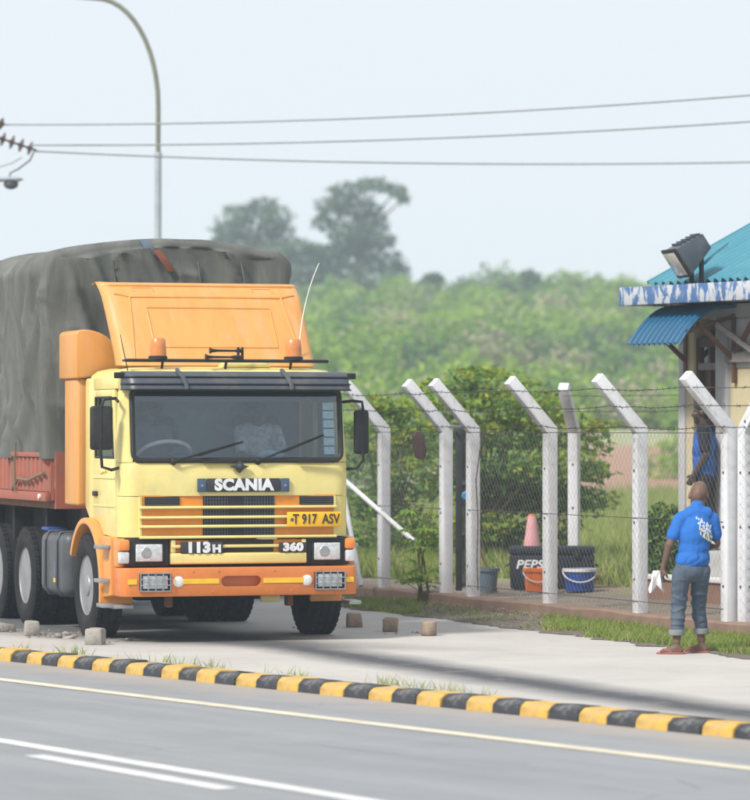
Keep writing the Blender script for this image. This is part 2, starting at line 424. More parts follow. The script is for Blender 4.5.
def pave_mat():
    m, t, b = nodes('worn_concrete_paving')
    g = t.nodes.new('ShaderNodeNewGeometry'); sx = t.nodes.new('ShaderNodeSeparateXYZ'); v = g.outputs['Position']; t.links.new(v, sx.inputs[0])
    X, Y = sx.outputs[0], sx.outputs[1]
    col = n_mix(t, n_ramp(t, n_noise(t, .7, 7, .62, v, .5), .32, .7), (.465, .44, .405), (.385, .365, .345))
    col = n_mix(t, n_math(t, 'MULTIPLY', n_ramp(t, n_noise(t, 2.6, 8, .7, v), .52, .72), .5), col, (.33, .29, .25))
    col = n_mix(t, n_math(t, 'MULTIPLY', n_ramp(t, n_noise(t, 40, 3, .6, v), .5, .8), .35), col, (.6, .58, .55))
    # swept tyre mark, then painted shade beneath the truck: quadratic curves X = a + bY + cY^2
    wob = n_math(t, 'MULTIPLY', n_math(t, 'SUBTRACT', n_noise(t, .9, 4, .6, v), .5), .3)
    def mark(pts, width, amt, color, y0=None):
        nonlocal col
        c2, c1, c0 = np.polyfit([p[1] for p in pts], [p[0] for p in pts], 2)
        fx = n_math(t, 'ADD', n_math(t, 'MULTIPLY', n_math(t, 'ADD', n_math(t, 'MULTIPLY', Y, float(c2)), float(c1)), Y), float(c0))
        d = n_math(t, 'ABSOLUTE', n_math(t, 'ADD', n_math(t, 'SUBTRACT', X, fx), wob))
        k = n_ramp(t, d, width, width*.15)
        nz = n_ramp(t, n_noise(t, 3.5, 6, .7, v), .0, .46)
        if y0: k = n_math(t, 'MULTIPLY', k, n_ramp(t, Y, y0, y0+1.6))
        col = n_mix(t, n_math(t, 'MULTIPLY', n_math(t, 'MULTIPLY', k, nz), amt), col, color)
    P = lambda x, y: (grd(x, y).x, grd(x, y).y)
    mark([P(230, 638), P(375, 657), P(470, 675), P(560, 689), P(660, 701), P(745, 713)], .66, .98, (.05, .053, .06))
    mark([P(60, 629), P(150, 638), P(250, 642), P(345, 648)], 1.5, .95, (.075, .077, .08), 36.6)  # broad dark band: the truck's ground shadow painted into the paving colour
    t.links.new(col, b.inputs['Base Color']); b.inputs['Roughness'].default_value = .85
    n_bump(t, b, n_noise(t, 60, 4, .6, v), .4, .006); return m
def soil_mat(name, a, bcol, c, s=1.5):
    m, t, b = nodes(name)
    v = t.nodes.new('ShaderNodeNewGeometry').outputs['Position']
    col = n_mix(t, n_ramp(t, n_noise(t, s, 7, .65, v), .38, .62), a, bcol)
    col = n_mix(t, n_ramp(t, n_noise(t, s*7, 5, .65, v), .5, .72), col, c)
    t.links.new(col, b.inputs['Base Color']); b.inputs['Roughness'].default_value = .95
    n_bump(t, b, n_noise(t, 30, 6, .7, v), 1, .04); return m

# ------------------------------------------------------------------ ground
def hill(x, y):
    def ss(a): a = max(0, min(1, a)); return a*a*(3-2*a)
    h = 12.4*ss((y-95)/290.0)
    h *= 1 + .06*math.sin(x*.06 + 1.0) + .05*mnoise.noise(Vector((x*.03, y*.02, 3)))
    return -.25 + .30*ss((y-62)/30.0) + h + .5*mnoise.noise(Vector((x*.05, y*.05, 0)))*ss((y-90)/60)
def scrub_mat():
    m, t, b = nodes('scrubland')
    v = t.nodes.new('ShaderNodeNewGeometry').outputs['Position']; sx = t.nodes.new('ShaderNodeSeparateXYZ'); t.links.new(v, sx.inputs[0])
    col = n_mix(t, n_ramp(t, n_noise(t, .10, 7, .65, v), .36, .56), (.28, .36, .11), (.48, .46, .32))
    col = n_mix(t, n_ramp(t, n_noise(t, 1.2, 6, .7, v), .45, .7), col, (.27, .33, .10))
    # a band of bare reddish soil low on the slope
    yb = n_math(t, 'ABSOLUTE', n_math(t, 'ADD', n_math(t, 'SUBTRACT', sx.outputs[1], 132), n_math(t, 'MULTIPLY', n_math(t, 'SUBTRACT', n_noise(t, .25, 5, .6, v), .5), 50)))
    red = n_math(t, 'MULTIPLY', n_ramp(t, yb, 26, 14), n_ramp(t, sx.outputs[0], 4.0, 6.5))
    col = n_mix(t, n_math(t, 'MULTIPLY', red, .9), col, (.44, .24, .17))
    t.links.new(col, b.inputs['Base Color']); b.inputs['Roughness'].default_value = .95
    n_bump(t, b, n_noise(t, 6, 6, .7, v), 1, .15); return m
mg = scrub_mat()
xs = np.linspace(-110, 110, 89); ys = np.concatenate([np.linspace(-25, 60, 12), np.linspace(66, 470, 102)])
b = MB()
b.add([(x, y, hill(x, y)) for y in ys for x in xs],
      [(i*len(xs)+j, i*len(xs)+j+1, (i+1)*len(xs)+j+1, (i+1)*len(xs)+j) for i in range(len(ys)-1) for j in range(len(xs)-1)])
tag(b.build('ground', mg, recalc=False), kind='structure')

my = soil_mat('yard_soil', (.25, .19, .14), (.19, .15, .11), (.33, .27, .21), 2.0)
mf = soil_mat('field_grass_soil', (.16, .19, .05), (.22, .24, .07), (.27, .20, .11), .6)
def strip(name, pts, m, z=None):
    o = MB().add(pts, [tuple(range(len(pts)))]).build(name, m, recalc=False)
    return tag(o, kind='structure')
b = MB(); nt_, nd_ = 50, 24
for i in range(nd_+1):
    for j in range(nt_+1):
        d = .02 + (i/nd_)**1.8*46; tt = -62 + 84*j/nt_
        p = fence_pt(tt, d); b.v.append((p.x, p.y, .10 + (.05*mnoise.noise(p*.8) if d > .5 else 0)))
b.f = [(i*(nt_+1)+j, i*(nt_+1)+j+1, (i+1)*(nt_+1)+j+1, (i+1)*(nt_+1)+j) for i in range(nd_) for j in range(nt_)]
def yard_mat():
    m, t, bb = nodes('yard_earth_to_grass')
    g = t.nodes.new('ShaderNodeNewGeometry'); v = g.outputs['Position']; sx = t.nodes.new('ShaderNodeSeparateXYZ'); t.links.new(v, sx.inputs[0])
    d = n_math(t, 'ADD', n_math(t, 'MULTIPLY', n_math(t, 'SUBTRACT', sx.outputs[0], F0.x), NF.x), n_math(t, 'MULTIPLY', n_math(t, 'SUBTRACT', sx.outputs[1], F0.y), NF.y))
    d = n_math(t, 'ADD', d, n_math(t, 'MULTIPLY', n_noise(t, 1.2, 5, .6, v), 1.6))
    soil = n_mix(t, n_ramp(t, n_noise(t, 3, 7, .65, v), .38, .62), (.27, .22, .17), (.20, .16, .12))
    soil = n_mix(t, n_ramp(t, n_noise(t, 25, 5, .65, v), .5, .7), soil, (.38, .34, .29))
    gr = n_mix(t, n_ramp(t, n_noise(t, .35, 6, .65, v), .36, .62), (.24, .30, .08), (.33, .34, .13))
    gr = n_mix(t, n_ramp(t, n_noise(t, .16, 5, .6, v), .56, .66), gr, (.36, .20, .14))
    col = n_mix(t, n_ramp(t, d, 3.0, 4.4), soil, gr)
    t.links.new(col, bb.inputs['Base Color']); bb.inputs['Roughness'].default_value = .95
    n_bump(t, bb, n_noise(t, 30, 6, .7, v), 1, .04); return m
tag(b.build('yard_ground', yard_mat(), recalc=False), kind='structure')

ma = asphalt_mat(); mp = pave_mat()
road = strip('road', [road_pt(-70, .12, -.10), road_pt(-70, 12, -.10), road_pt(26, 12, -.10), road_pt(26, .12, -.10)], ma)
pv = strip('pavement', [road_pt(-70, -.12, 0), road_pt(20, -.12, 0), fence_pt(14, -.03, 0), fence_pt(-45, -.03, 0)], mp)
mline = mat('road_paint_white', (.74, .74, .73), (.60, .60, .59), 3, .7, dirt=(.36, .36, .36), dirt_amt=.5, dirt_scale=5)
mline2 = mat('road_paint_cream', (.68, .62, .47), (.56, .51, .38), 3, .7, dirt=(.34, .32, .29), dirt_amt=.5, dirt_scale=5)
def rline(name, a, bb, wid, m):
    d = (bb - a).normalized(); nn = Vector((d.y, -d.x, 0))*wid/2
    o = MB().add([a-nn, a+nn, bb+nn, bb-nn], [(0, 1, 2, 3)]).build(name, m, road, recalc=False); return o
zl = -.0955
a = grd(0, 679, zl); c = grd(750, 768, zl); d = (c-a).normalized()
rline('edge_line', a - d*30, c + d*12, .17, mline2)
a = grd(0, 740, zl); c = grd(360, 799, zl); d = (c-a).normalized()
rline('centre_line', a - d*30, c + d*12, .15, mline)
a = grd(34, 755, zl); c = grd(228, 788.5, zl); d = (c-a).normalized(); L = (c-a).length
for k in (-3, -2, -1, 0, 1): rline('lane_dash', a + d*k*(L*2.6), a + d*(k*L*2.6+L), .15, mline)

# kerb: every painted stone a piece of its own
kerb = empty('kerb', road_pt(0, 0, 0)); tag(kerb, kind='structure')
kerb.rotation_euler = (0, 0, math.atan2(U.y, U.x))
def kerb_t(px):
    k = (px-375)/F; bx, by = K0.x + N.x*.05, K0.y + N.y*.05
    return (k*by - bx)/(U.x - k*U.y)
YC = [kerb_t(p) for p in (10, 39, 71, 105, 140, 176, 212, 251, 293, 338, 386, 435, 485, 540, 598, 658, 724)]
while YC[0] > -26: YC.insert(0, YC[0] - .64)
while YC[-1] < 14: YC.append(YC[-1] + .72)
def stone_mesh(seed):
    # one metre long, scaled to each stone's length; local +y points away from the road
    poly = [(-.125, -.2), (.12, -.2), (.12, .004), (-.055, .004), (-.105, -.035)]
    return MB().prism(poly, -.5, .5, 'yz')
variants = {}
for cname in ('kerb_yellow', 'kerb_black'):
    variants[cname] = [stone_mesh(k).mesh('kerb_stone', M[cname], bevel=.007, seg=1, sub=2, jit=.002+.0005*k) for k in range(5)]
def put_stone(cname, c, ln):
    o = link('kerb_stone', variants[cname][random.randrange(5)], kerb)
    o.location = (c, random.uniform(-.010, .010), random.uniform(-.009, .007)); o.scale = (ln-.010, 1, 1)
    o.rotation_euler = (random.uniform(-.03, .03), random.uniform(-.012, .012), random.uniform(-.016, .016))
for i in range(len(YC)-1):
    g_ = YC[i+1]-YC[i]; put_stone('kerb_yellow', YC[i], g_*.5); put_stone('kerb_black', YC[i] + g_*.5, g_*.5)

# plinth under the fence
b = MB()
n = 60; rings = []
for i in range(n+1):
    t = -40 + 42.0*i/n*1.02
    p = [fence_pt(t, dd, zz + .02*mnoise.noise(Vector((t*1.7, dd*5, zz*5)))) for dd, zz in ((-.13, -.05), (-.12, .13), (-.10, .15), (.12, .15), (.14, -.05))]
    rings.append(p)
b.loft(rings)
pl = b.build('low_wall', M['plinth'], smooth=True)
tag(pl, 'low brown stained concrete kerb wall running along under the white fence posts', 'low wall')

# dirt verge between the paving and the fence
mdirt = soil_mat('verge_soil', (.21, .165, .125), (.15, .12, .095), (.33, .285, .24), 3)
b = MB(); nn_ = 260; rows = 6
edge_a, edge_b = grd(300, 602, 0), grd(775, 661.5, 0)
for i in range(nn_+1):
    k = i/nn_; e = edge_a.lerp(edge_b, k); e += Vector((.22*mnoise.noise(e*1.3) + .12*mnoise.noise(e*5) + .06*mnoise.noise(e*14), 0, 0))
    tf = (e - F0).dot(UF); f = fence_pt(tf, -.125)
    for j in range(rows+1):
        q = e.lerp(f, j/rows); b.v.append((q.x, q.y, .005 + (.02*mnoise.noise(q*4) + .012 if 0 < j < rows else 0)))
b.f = [(i*(rows+1)+j, (i+1)*(rows+1)+j, (i+1)*(rows+1)+j+1, i*(rows+1)+j+1) for i in range(nn_) for j in range(rows)]
tag(b.build('verge', mdirt, recalc=False), kind='structure')

# ------------------------------------------------------------------ grass
G1 = leaf_mat('grass_green', (.21, .31, .06), (.28, .36, .08)); G2 = leaf_mat('grass_yellow', (.38, .38, .14), (.44, .41, .19)); G3 = leaf_mat('grass_dark', (.10, .17, .04), (.14, .21, .05))
def blades(name, pts, h, wid, mats, probs, lean=.5, **tg):
    n = len(pts); pts = np.asarray(pts)
    th = RNG.uniform(0, 2*np.pi, n); dx = np.cos(th)*wid; dy = np.sin(th)*wid
    hh = h*RNG.uniform(.45, 1.25, n); ln = RNG.normal(0, lean, (n, 2))*hh[:, None]
    a = pts - np.stack([dx, dy, 0*dx], 1); bq = pts + np.stack([dx, dy, 0*dx], 1)
    mid = pts + np.stack([ln[:, 0]*.35, ln[:, 1]*.35, hh*.6], 1)
    c = pts + np.stack([ln[:, 0], ln[:, 1], hh], 1)
    va = np.stack([a, bq, c], 1).reshape(-1, 3)
    me = fast_mesh(name, va, 3, mats, RNG.choice(len(mats), n, p=probs))
    o = link(name, me); tag(o, kind='stuff', **tg); return o
def patchy(p, scale, thr, off=0):
    return mnoise.noise(Vector((p[0]*scale+off, p[1]*scale, off))) > thr
pts = []
while len(pts) < 26000:
    k = random.random(); j = random.random(); e = edge_a.lerp(edge_b, k); f = fence_pt((e-F0).dot(UF), -.14)
    q = e.lerp(f, j); px = 375 + F*q.x/q.y
    dens = .12 if px < 545 else 1.0
    if px > 345 and px < 420: dens = .6
    if 545 < px and j < .07: dens = .5
    if random.random() < dens and patchy(q, 1.8, -.25 if dens > .5 else .05, 3): pts.append((q.x, q.y, .004))
blades('grass', pts, .07, .006, [G1, G2, G3], [.55, .25, .2], .5,
       label='short green grass growing between the paving and the low fence wall', cat='grass')
# yard and field grass
pts = []
while len(pts) < 60000:
    d = 1.4 + 52*random.random()**1.6; t = random.uniform(-62, 4); p = fence_pt(t, d)
    px = 375 + F*p.x/p.y
    if px < 300 or px > 730 or p.y < 44: continue
    if d < 3.2 and (px > 455 or not patchy(p, 1.0, .0, 8)): continue
    if patchy(p, .12, .22, 20) and d > 20: continue
    z = max(.08, hill(p.x, p.y)); pts.append((p.x, p.y, z))
blades('field_grass', pts, .34, .016, [G1, G2, G3], [.5, .36, .14], .35,
       label='tall yellowish green grass growing in the field behind the fence', cat='grass')
# weeds along the kerb
pts = []
for wx in (62, 70, 78, 168, 186, 205, 212, 258, 290, 297, 303, 380, 388, 391, 415, 130, 440, 24, 472):
    base = grd(wx, HZ + 0, .0) if False else None
    tt = None
    # nearest point of the kerb back edge along this column
    best = min((abs(375 + F*road_pt(q*.05, -.13).x/road_pt(q*.05, -.13).y - wx), q*.05) for q in range(-200, 200))
    for _ in range(random.randint(5, 22)):
        p = road_pt(best[1] + random.gauss(0, .16), -.15 - abs(random.gauss(0, .05))); pts.append((p.x, p.y, 0))
blades('kerb_weeds', pts, .085, .006, [G1, G2], [.6, .4], .55,
       label='thin green weeds sprouting behind the yellow and black kerb', cat='weeds')
# gravel on the verge and round the truck blocks
gv = MB()
def pebble(p, r):
    q = [Vector((random.uniform(.6, 1.2)*r*math.cos(a), random.uniform(.6, 1.2)*r*math.sin(a), 0)) for a in (0, 1.57, 3.14, 4.71)]
    base = [p + v for v in q]; gv.add(base + [p + Vector((random.gauss(0, r*.2), random.gauss(0, r*.2), r*random.uniform(.5, .9)))], [(0, 1, 4), (1, 2, 4), (2, 3, 4), (3, 0, 4)])
for _ in range(1500):
    k = random.random(); j = random.random()**1.2; e = edge_a.lerp(edge_b, k); f = fence_pt((e-F0).dot(UF), -.14); q = e.lerp(f, j)
    px = 375 + F*q.x/q.y
    if px > 560 and random.random() < .85: continue
    q.z = .008 + .05*j; pebble(q, random.uniform(.006, .022))
for _ in range(500):
    p = fence_pt(random.uniform(-7, 3), random.uniform(.2, 2.6), .10); pebble(p, random.uniform(.008, .02))
for cx, cy, nn_ in ((55, 636, 60), (70, 634, 60), (120, 640, 30), (20, 632, 25), (310, 628, 12), (420, 634, 15)):
    g0 = grd(cx, cy)
    for _ in range(nn_):
        pebble(g0 + Vector((random.gauss(0, .12), random.gauss(0, .2), .002)), random.uniform(.006, .03))
tag(gv.build('gravel', mat('gravel_grey_brown', (.24, .205, .175), (.16, .14, .12), 12, .95), smooth=False, recalc=False), 'loose grey gravel scattered on the bare verge soil and round the truck', 'gravel', kind='stuff')

# ------------------------------------------------------------------ the truck (local x to picture right, y to its rear)
truck = empty('truck', (-1.30, 38.24, 0), R(18))
tag(truck, 'yellow and orange heavy lorry with grey tarpaulin over its red load bed', 'truck')

def text(name, s, size, m, parent, loc, wx=1.0, bold=.0, depth=.004, shear=0, rz=0, tilt=90):
    cu = bpy.data.curves.new(name, 'FONT'); cu.body = s; cu.size = size; cu.extrude = depth; cu.offset = bold
    cu.align_x = 'CENTER'; cu.align_y = 'CENTER'; cu.shear = shear; cu.resolution_u = 4; cu.space_character = 1.0 + bold*9
    t = bpy.data.objects.new(name, cu); COL.objects.link(t)
    me = bpy.data.meshes.new_from_object(t.evaluated_get(bpy.context.evaluated_depsgraph_get()))
    bpy.data.objects.remove(t); bpy.data.curves.remove(cu)
    me.transform(Matrix.Translation(loc) @ Matrix.Rotation(R(rz), 4, 'Z') @ Matrix.Rotation(R(tilt), 4, 'X') @ Matrix.Diagonal((wx, 1, 1, 1)))
    me.materials.clear(); me.materials.append(m); me.name = name
    return link(name, me, parent)

def plan(w_, yf, r, yb, z, bow=.035, n=6, front_only=False):
    """open plan curve of the cab front: left side back edge -> round corner -> front -> round corner -> right side"""
    p = [Vector((-w_, yb, z))]
    for i in range(n+1):
        a = math.pi/2*i/n; p.append(Vector((-w_ + r - r*math.cos(a), yf + bow + r - r*math.sin(a), z)))
    m_ = 8
    for i in range(1, m_):
        u = -1 + 2*i/m_; p.append(Vector((u*(w_-r), yf + bow*u*u, z)))
    for i in range(n+1):
        a = math.pi/2*(1 - i/n); p.append(Vector((w_ - r + r*math.cos(a), yf + bow + r - r*math.sin(a), z)))
    p.append(Vector((w_, yb, z)))
    return p
CW = 1.165
# front panel under the windscreen
b = MB(); b.loft([plan(CW, .13, .16, .42, z) for z in (1.435, 1.46, 1.70)] + [plan(CW, .15, .16, .42, 1.755), plan(CW-.02, .20, .15, .42, 1.775)])
b.build('front_panel', M['yellow'], truck, solid=.02)
for s in (-1, 1):
    # corner panels beside the grille
    b = MB(); rings = []
    for z in (1.03, 1.06, 1.43):
        pts_ = plan(CW, .135, .16, .42, z)[:8] + [Vector((-1.0, .138, z))]
        rings.append([Vector((-s*p.x if s > 0 else p.x, p.y, p.z)) for p in pts_])
    b.loft(rings); b.build('corner_panel', M['yellow'], truck, solid=.02)
    # A pillar
    b = MB(); rings = []
    for z, yy, ww in ((1.765, .17, CW), (2.1, .205, CW-.012), (2.52, .25, CW-.03)):
        r_ = .13; base = [Vector((-ww, .46, z))]
        for i in range(7):
            a = math.pi/2*i/6*.9; base.append(Vector((-ww + r_ - r_*math.cos(a), yy + .035 + r_ - r_*math.sin(a), z)))
        base.append(Vector((-ww + r_ + .0, yy + .04 + .05, z)))
        rings.append([Vector((p.x*(-s), p.y, p.z)) for p in base] if s > 0 else base)
    b.loft(rings); b.build('pillar', M['yellow'], truck, solid=.015)
# grille: orange backing, dark mesh, vents, slats
b = MB().box(-1.0, 1.0, .152, .24, 1.02, 1.44); b.build('grille_panel', M['grille_orange'], truck)
g = MB().box(-.36, .37, .142, .1505, 1.025, 1.43); gm = g.build('grille_mesh', M['black'], truck)
g = MB()
for i in range(25): x = -.345 + i*.0292; g.box(x-.004, x+.004, .134, .1415, 1.03, 1.425)
for i in range(11): z = 1.045 + i*.036; g.box(-.355, .365, .136, .1405, z-.003, z+.003)
tag(g.build('grille_bars', M['steel'] if False else M['grey_plastic'], gm, smooth=False), kind='stuff')
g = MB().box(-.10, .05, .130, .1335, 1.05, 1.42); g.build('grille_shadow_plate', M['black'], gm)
for x0, x1 in ((-.95, -.60), (.63, .98)):
    v = MB().box(x0, x1, .138, .150, 1.345, 1.425); vv = v.build('vent', M['black'], truck)
    v = MB()
    for i in range(4): v.box(x0+.01, x1-.01, .131, .1375, 1.350 + i*.019, 1.357 + i*.019)
    tag(v.build('vent_louvre', M['grey_plastic'], vv, smooth=False), kind='stuff')
for z in (1.322, 1.224, 1.135, 1.03):
    b = MB(); h = .0145
    b.prism([(.105, z-h*.6), (.115, z-h), (.151, z-h), (.151, z+h), (.115, z+h), (.105, z+h*.3)], -1.005, 1.005, 'yz')
    b.build('slat', M['yellow'], truck, bevel=.005)
# lower centre panel with its own short slat and number badges
b = MB().prism([(.10, .775), (.115, .765), (.24, .765), (.24, .875), (.115, .875), (.10, .865)], -.69, .69, 'yz'); b.build('lower_panel', M['yellow'], truck, bevel=.008)
b = MB().box(-.69, .69, .152, .24, .878, 1.0); b.build('lower_grille', M['grille_orange'], truck)
b = MB().box(-.30, .36, .142, .1505, .882, .998); b.build('lower_grille_mesh', M['black'], truck)
b = MB().box(-.69, .69, .112, .141, .925, .955); b.build('slat', M['yellow'], truck, bevel=.006)
b = MB()
for x0, x1 in ((-.69, -.645), (.645, .69)): b.box(x0, x1, .125, .24, .878, 1.004)
b.build('panel_end', M['yellow'], truck) if False else None
for x0, x1, nm in ((-.69, -.645, 0), (.645, .69, 1)):
    MB().box(x0, x1, .120, .151, .878, 1.004).build('panel_end', M['yellow'], truck, bevel=.005)
def badge(x0, x1, z0, z1, y=.10):
    return MB().box(x0, x1, y, y+.02, z0, z1).build('badge', M['badge'], truck, bevel=.008)
bd = badge(-.60, -.17, .872, .985, .095); text('lettering', '113', .135, M['letter'], bd, (-.42, .092, .926), 1.15, .0085)
text('lettering', 'H', .10, M['letter'], bd, (-.235, .092, .914), 1.2, .006)
bd = badge(.405, .69, .878, .972, .095); text('lettering', '360', .105, M['letter'], bd, (.547, .092, .923), 1.25, .0065)
bd = MB().box(-.33, .42, .105, .128, 1.472, 1.605).build('badge', M['badge'], truck, bevel=.008)
text('lettering', 'SCANIA', .150, M['letter'], bd, (.045, .1, 1.538), 1.06, .0085)
for x0, x1 in ((-.425, -.335), (.425, .515)):
    q = MB().box(x0, x1, .108, .13, 1.472, 1.605).build('badge_end', M['badge_blue'], truck, bevel=.006)
    MB().lathe([(.012, 0), (.012, .008)], ((x0+x1)/2, .109, 1.535), (0, -1, 0), 10).build('screw', M['steel'], q)
# emblem: winged head on a small shield
e = MB(); e.prism([(-.10, 1.725), (-.045, 1.70), (0, 1.655), (.045, 1.70), (.10, 1.725), (.045, 1.735), (.028, 1.765), (0, 1.78), (-.028, 1.765), (-.045, 1.735)], .085, .115)
em = e.build('emblem', M['badge'], truck, bevel=.005)
MB().lathe([(.026, 0), (.020, .01), (.006, .014)], (0, .086, 1.728), (0, -1, 0), 12).build('emblem_disc', M['grey_plastic'], em)
# number plate
pt = MB().box(.485, 1.045, .085, .10, 1.125, 1.272).build('number_plate', M['plate'], truck, bevel=.008)
text('lettering', 'T 917', .135, M['badge'], pt, (.665, .082, 1.198), .76, .002)
text('lettering', 'ASV', .135, M['badge'], pt, (.935, .082, 1.198), .76, .002)
MB().prism([(.515, 1.19), (.53, 1.175), (.545, 1.185), (.552, 1.205), (.535, 1.215), (.522, 1.208)], .081, .084).build('plate_mark', M['badge_blue'], pt)
# headlamps
for s in (-1, 1):
    x0, x1 = (-1.15, -.70) if s < 0 else (.70, 1.15)
    hs = MB().box(x0, x1, .15, .32, .745, 1.02).build('headlight_housing', M['black'], truck, bevel=.02)
    c0, c1 = (-1.045, -.775) if s < 0 else (.775, 1.045)
    MB().box(c0-.025, c1+.025, .135, .16, .775, .985).build('headlight_bezel', M['black'], hs, bevel=.012)
    hl = MB().box(c0, c1, .118, .14, .795, .965).build('headlight', M['lens'], truck, bevel=.018, seg=3)
    MB().lathe([(.055, 0), (.048, .006)], ((c0+c1)/2 - .03, .1195, .88), (0, -1, 0), 20).build('headlight_bulb', M['steel'], hl)
    # turn signal round the corner
    tx = s*1.155
    MB().box(tx-.055, tx+.055, .13, .28, .90, 1.01).build('turn_signal', M['amber'], truck, bevel=.02)
    MB().box(tx-.052, tx+.052, .133, .28, .775, .893).build('side_lamp', M['lens'], truck, bevel=.018)
    MB().box(tx-.06, tx+.05, .20, .36, .745, 1.02).build('lamp_bracket', M['orange'], truck, bevel=.01)

# bumper with a slot (boolean), rounded plan corners
def bool_diff(mb, cutter, name, m, parent, bevel=.012):
    A = mb.build(name, m, None, bevel=bevel); B = cutter.build('cut', m, None)
    md = A.modifiers.new('b', 'BOOLEAN'); md.object = B; md.operation = 'DIFFERENCE'; md.solver = 'EXACT'
    me = bpy.data.meshes.new_from_object(A.evaluated_get(bpy.context.evaluated_depsgraph_get()))
    A.modifiers.clear(); A.data = me; bpy.data.objects.remove(B)
    me.polygons.foreach_set('use_smooth', [True]*len(me.polygons)); me.set_sharp_from_angle(angle=R(35))
    A.parent = parent; return A
outl = [(-1.205, .40), (-1.205, .10), (-1.17, .045), (-1.11, .02), (-.5, .0), (.5, .0), (1.11, .02), (1.17, .045), (1.205, .10), (1.205, .40), (1.08, .40), (1.08, .2), (-1.08, .2), (-1.08, .40)]
def stadium(cx, cz, hw, hh, n=8):
    p = []
    for k in range(n+1): a = -math.pi/2 + math.pi*k/n; p.append((cx + hw - hh + hh*math.cos(a), cz + hh*math.sin(a)))
    for k in range(n+1): a = math.pi/2 + math.pi*k/n; p.append((cx - hw + hh + hh*math.cos(a), cz + hh*math.sin(a)))
    return p
bump = bool_diff(MB().prism(outl, .455, .735, 'xy'), MB().prism(stadium(-.01, .60, .205, .052), -.1, .1), 'bumper', M['bumper'], truck)
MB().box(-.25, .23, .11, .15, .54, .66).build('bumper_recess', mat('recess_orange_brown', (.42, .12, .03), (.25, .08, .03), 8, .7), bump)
for x0, x1 in ((-1.15, -1.06), (-.60, -.235), (.215, .64), (1.06, 1.15)):
    yy = .0045 + .018*max(0, (abs((x0+x1)/2)-.5)/.65)
    q = MB(); q.box(x0, x1, yy-.009, yy+.004, .578, .628); q.build('bumper_stripe', M['stripe'], bump)
for cx in (-.885, .895):
    fh = MB().box(cx-.155, cx+.155, -.012, .02, .512, .685).build('fog_light', M['black'], truck, bevel=.01)
    MB().box(cx-.125, cx+.125, -.022, -.010, .535, .662).build('fog_light_lens', M['lens'], fh, bevel=.01)
    q = MB()
    for dx in (-.15, -.075, 0, .075, .15): q.tube([(cx+dx, -.035, .512), (cx+dx, -.035, .685)], .006, 6)
    for dz in (.512, .57, .628, .685): q.tube([(cx-.15, -.035, dz), (cx+.15, -.035, dz)], .006, 6)
    for dx in (-.15, .15):
        for dz in (.512, .685): q.tube([(cx+dx, -.035, dz), (cx+dx, .02, dz)], .006, 6)
    tag(q.build('fog_light_guard', M['steel'], fh), kind='stuff')
for cx in (-.645, .665):
    MB().lathe([(.054, 0), (.054, .008), (.045, .014), (.015, .016)], (cx, .01, .60), (0, -1, 0), 22).build('round_reflector', M['white_plastic'], truck)
for i in range(9):
    x = (-.78, -.5, -.3, -.24, .25, .33, .5, .8, 1.06)[i]
    MB().lathe([(.014, 0), (.010, .008)], (x, .004 + .018*max(0, (abs(x)-.5)/.65), .50 + .20*(i % 2)), (0, -1, 0), 8).build('bolt', M['bumper'], bump)

# windscreen: frame, seal, glass, visor, roof
WL, WR, WB, WT = -1.055, 1.075, 1.785, 2.485
def wy(x, z): return .155 + .035*(x/1.05)**2 + (z-1.77)*.11
b = MB(); nx = 14; rings = []
for k in range(6):
    z = WB + (WT-WB)*k/5; rings.append([Vector((WL + (WR-WL)*i/nx, wy(WL + (WR-WL)*i/nx, z)-.004, z)) for i in range(nx+1)])
b.loft(rings); ws = b.build('windscreen', M['windscreen'], truck, recalc=False)
loop = []
rc = .07
for cx, cz, a0 in ((WL+rc, WB+rc, 180), (WR-rc, WB+rc, 270), (WR-rc, WT-rc, 0), (WL+rc, WT-rc, 90)):
    for k in range(5):
        a = R(a0 + 90*k/4); x = cx + rc*math.cos(a); z = cz + rc*math.sin(a); loop.append((x, z))
full = []
for i in range(len(loop)):
    x0, z0 = loop[i]; x1, z1 = loop[(i+1) % len(loop)]
    m_ = 10 if math.hypot(x1-x0, z1-z0) > .5 else 1
    for k in range(m_): x = x0 + (x1-x0)*k/m_; z = z0 + (z1-z0)*k/m_; full.append(Vector((x, wy(x, z)-.006, z)))
b = MB(); b.tube(full + [full[0]], .026, 8, caps=False); b.build('windscreen_seal', M['seal'], ws)
# sun strip inside the glass and stickers at the picture-right edge
b = MB(); b.loft([[Vector((WL+.02 + (WR-WL-.04)*i/nx, wy(WL + (WR-WL)*i/nx, z)+.012, z)) for i in range(nx+1)] for z in (2.36, 2.47)])
b.build('sun_strip', mat('dark_sun_film', (.02, .025, .03), None, 5, .3), ws, solid=.003)
stk = mat('sticker_pale_blue', (.50, .64, .68), (.34, .50, .55), 30, .5)
for k in range(6):
    z = 1.84 + k*.088; b = MB(); b.loft([[Vector((x, wy(x, zz)+.010, zz)) for x in (.90, .96, 1.015)] for zz in (z, z+.074)])
    b.build('windscreen_sticker', stk, ws, solid=.003)
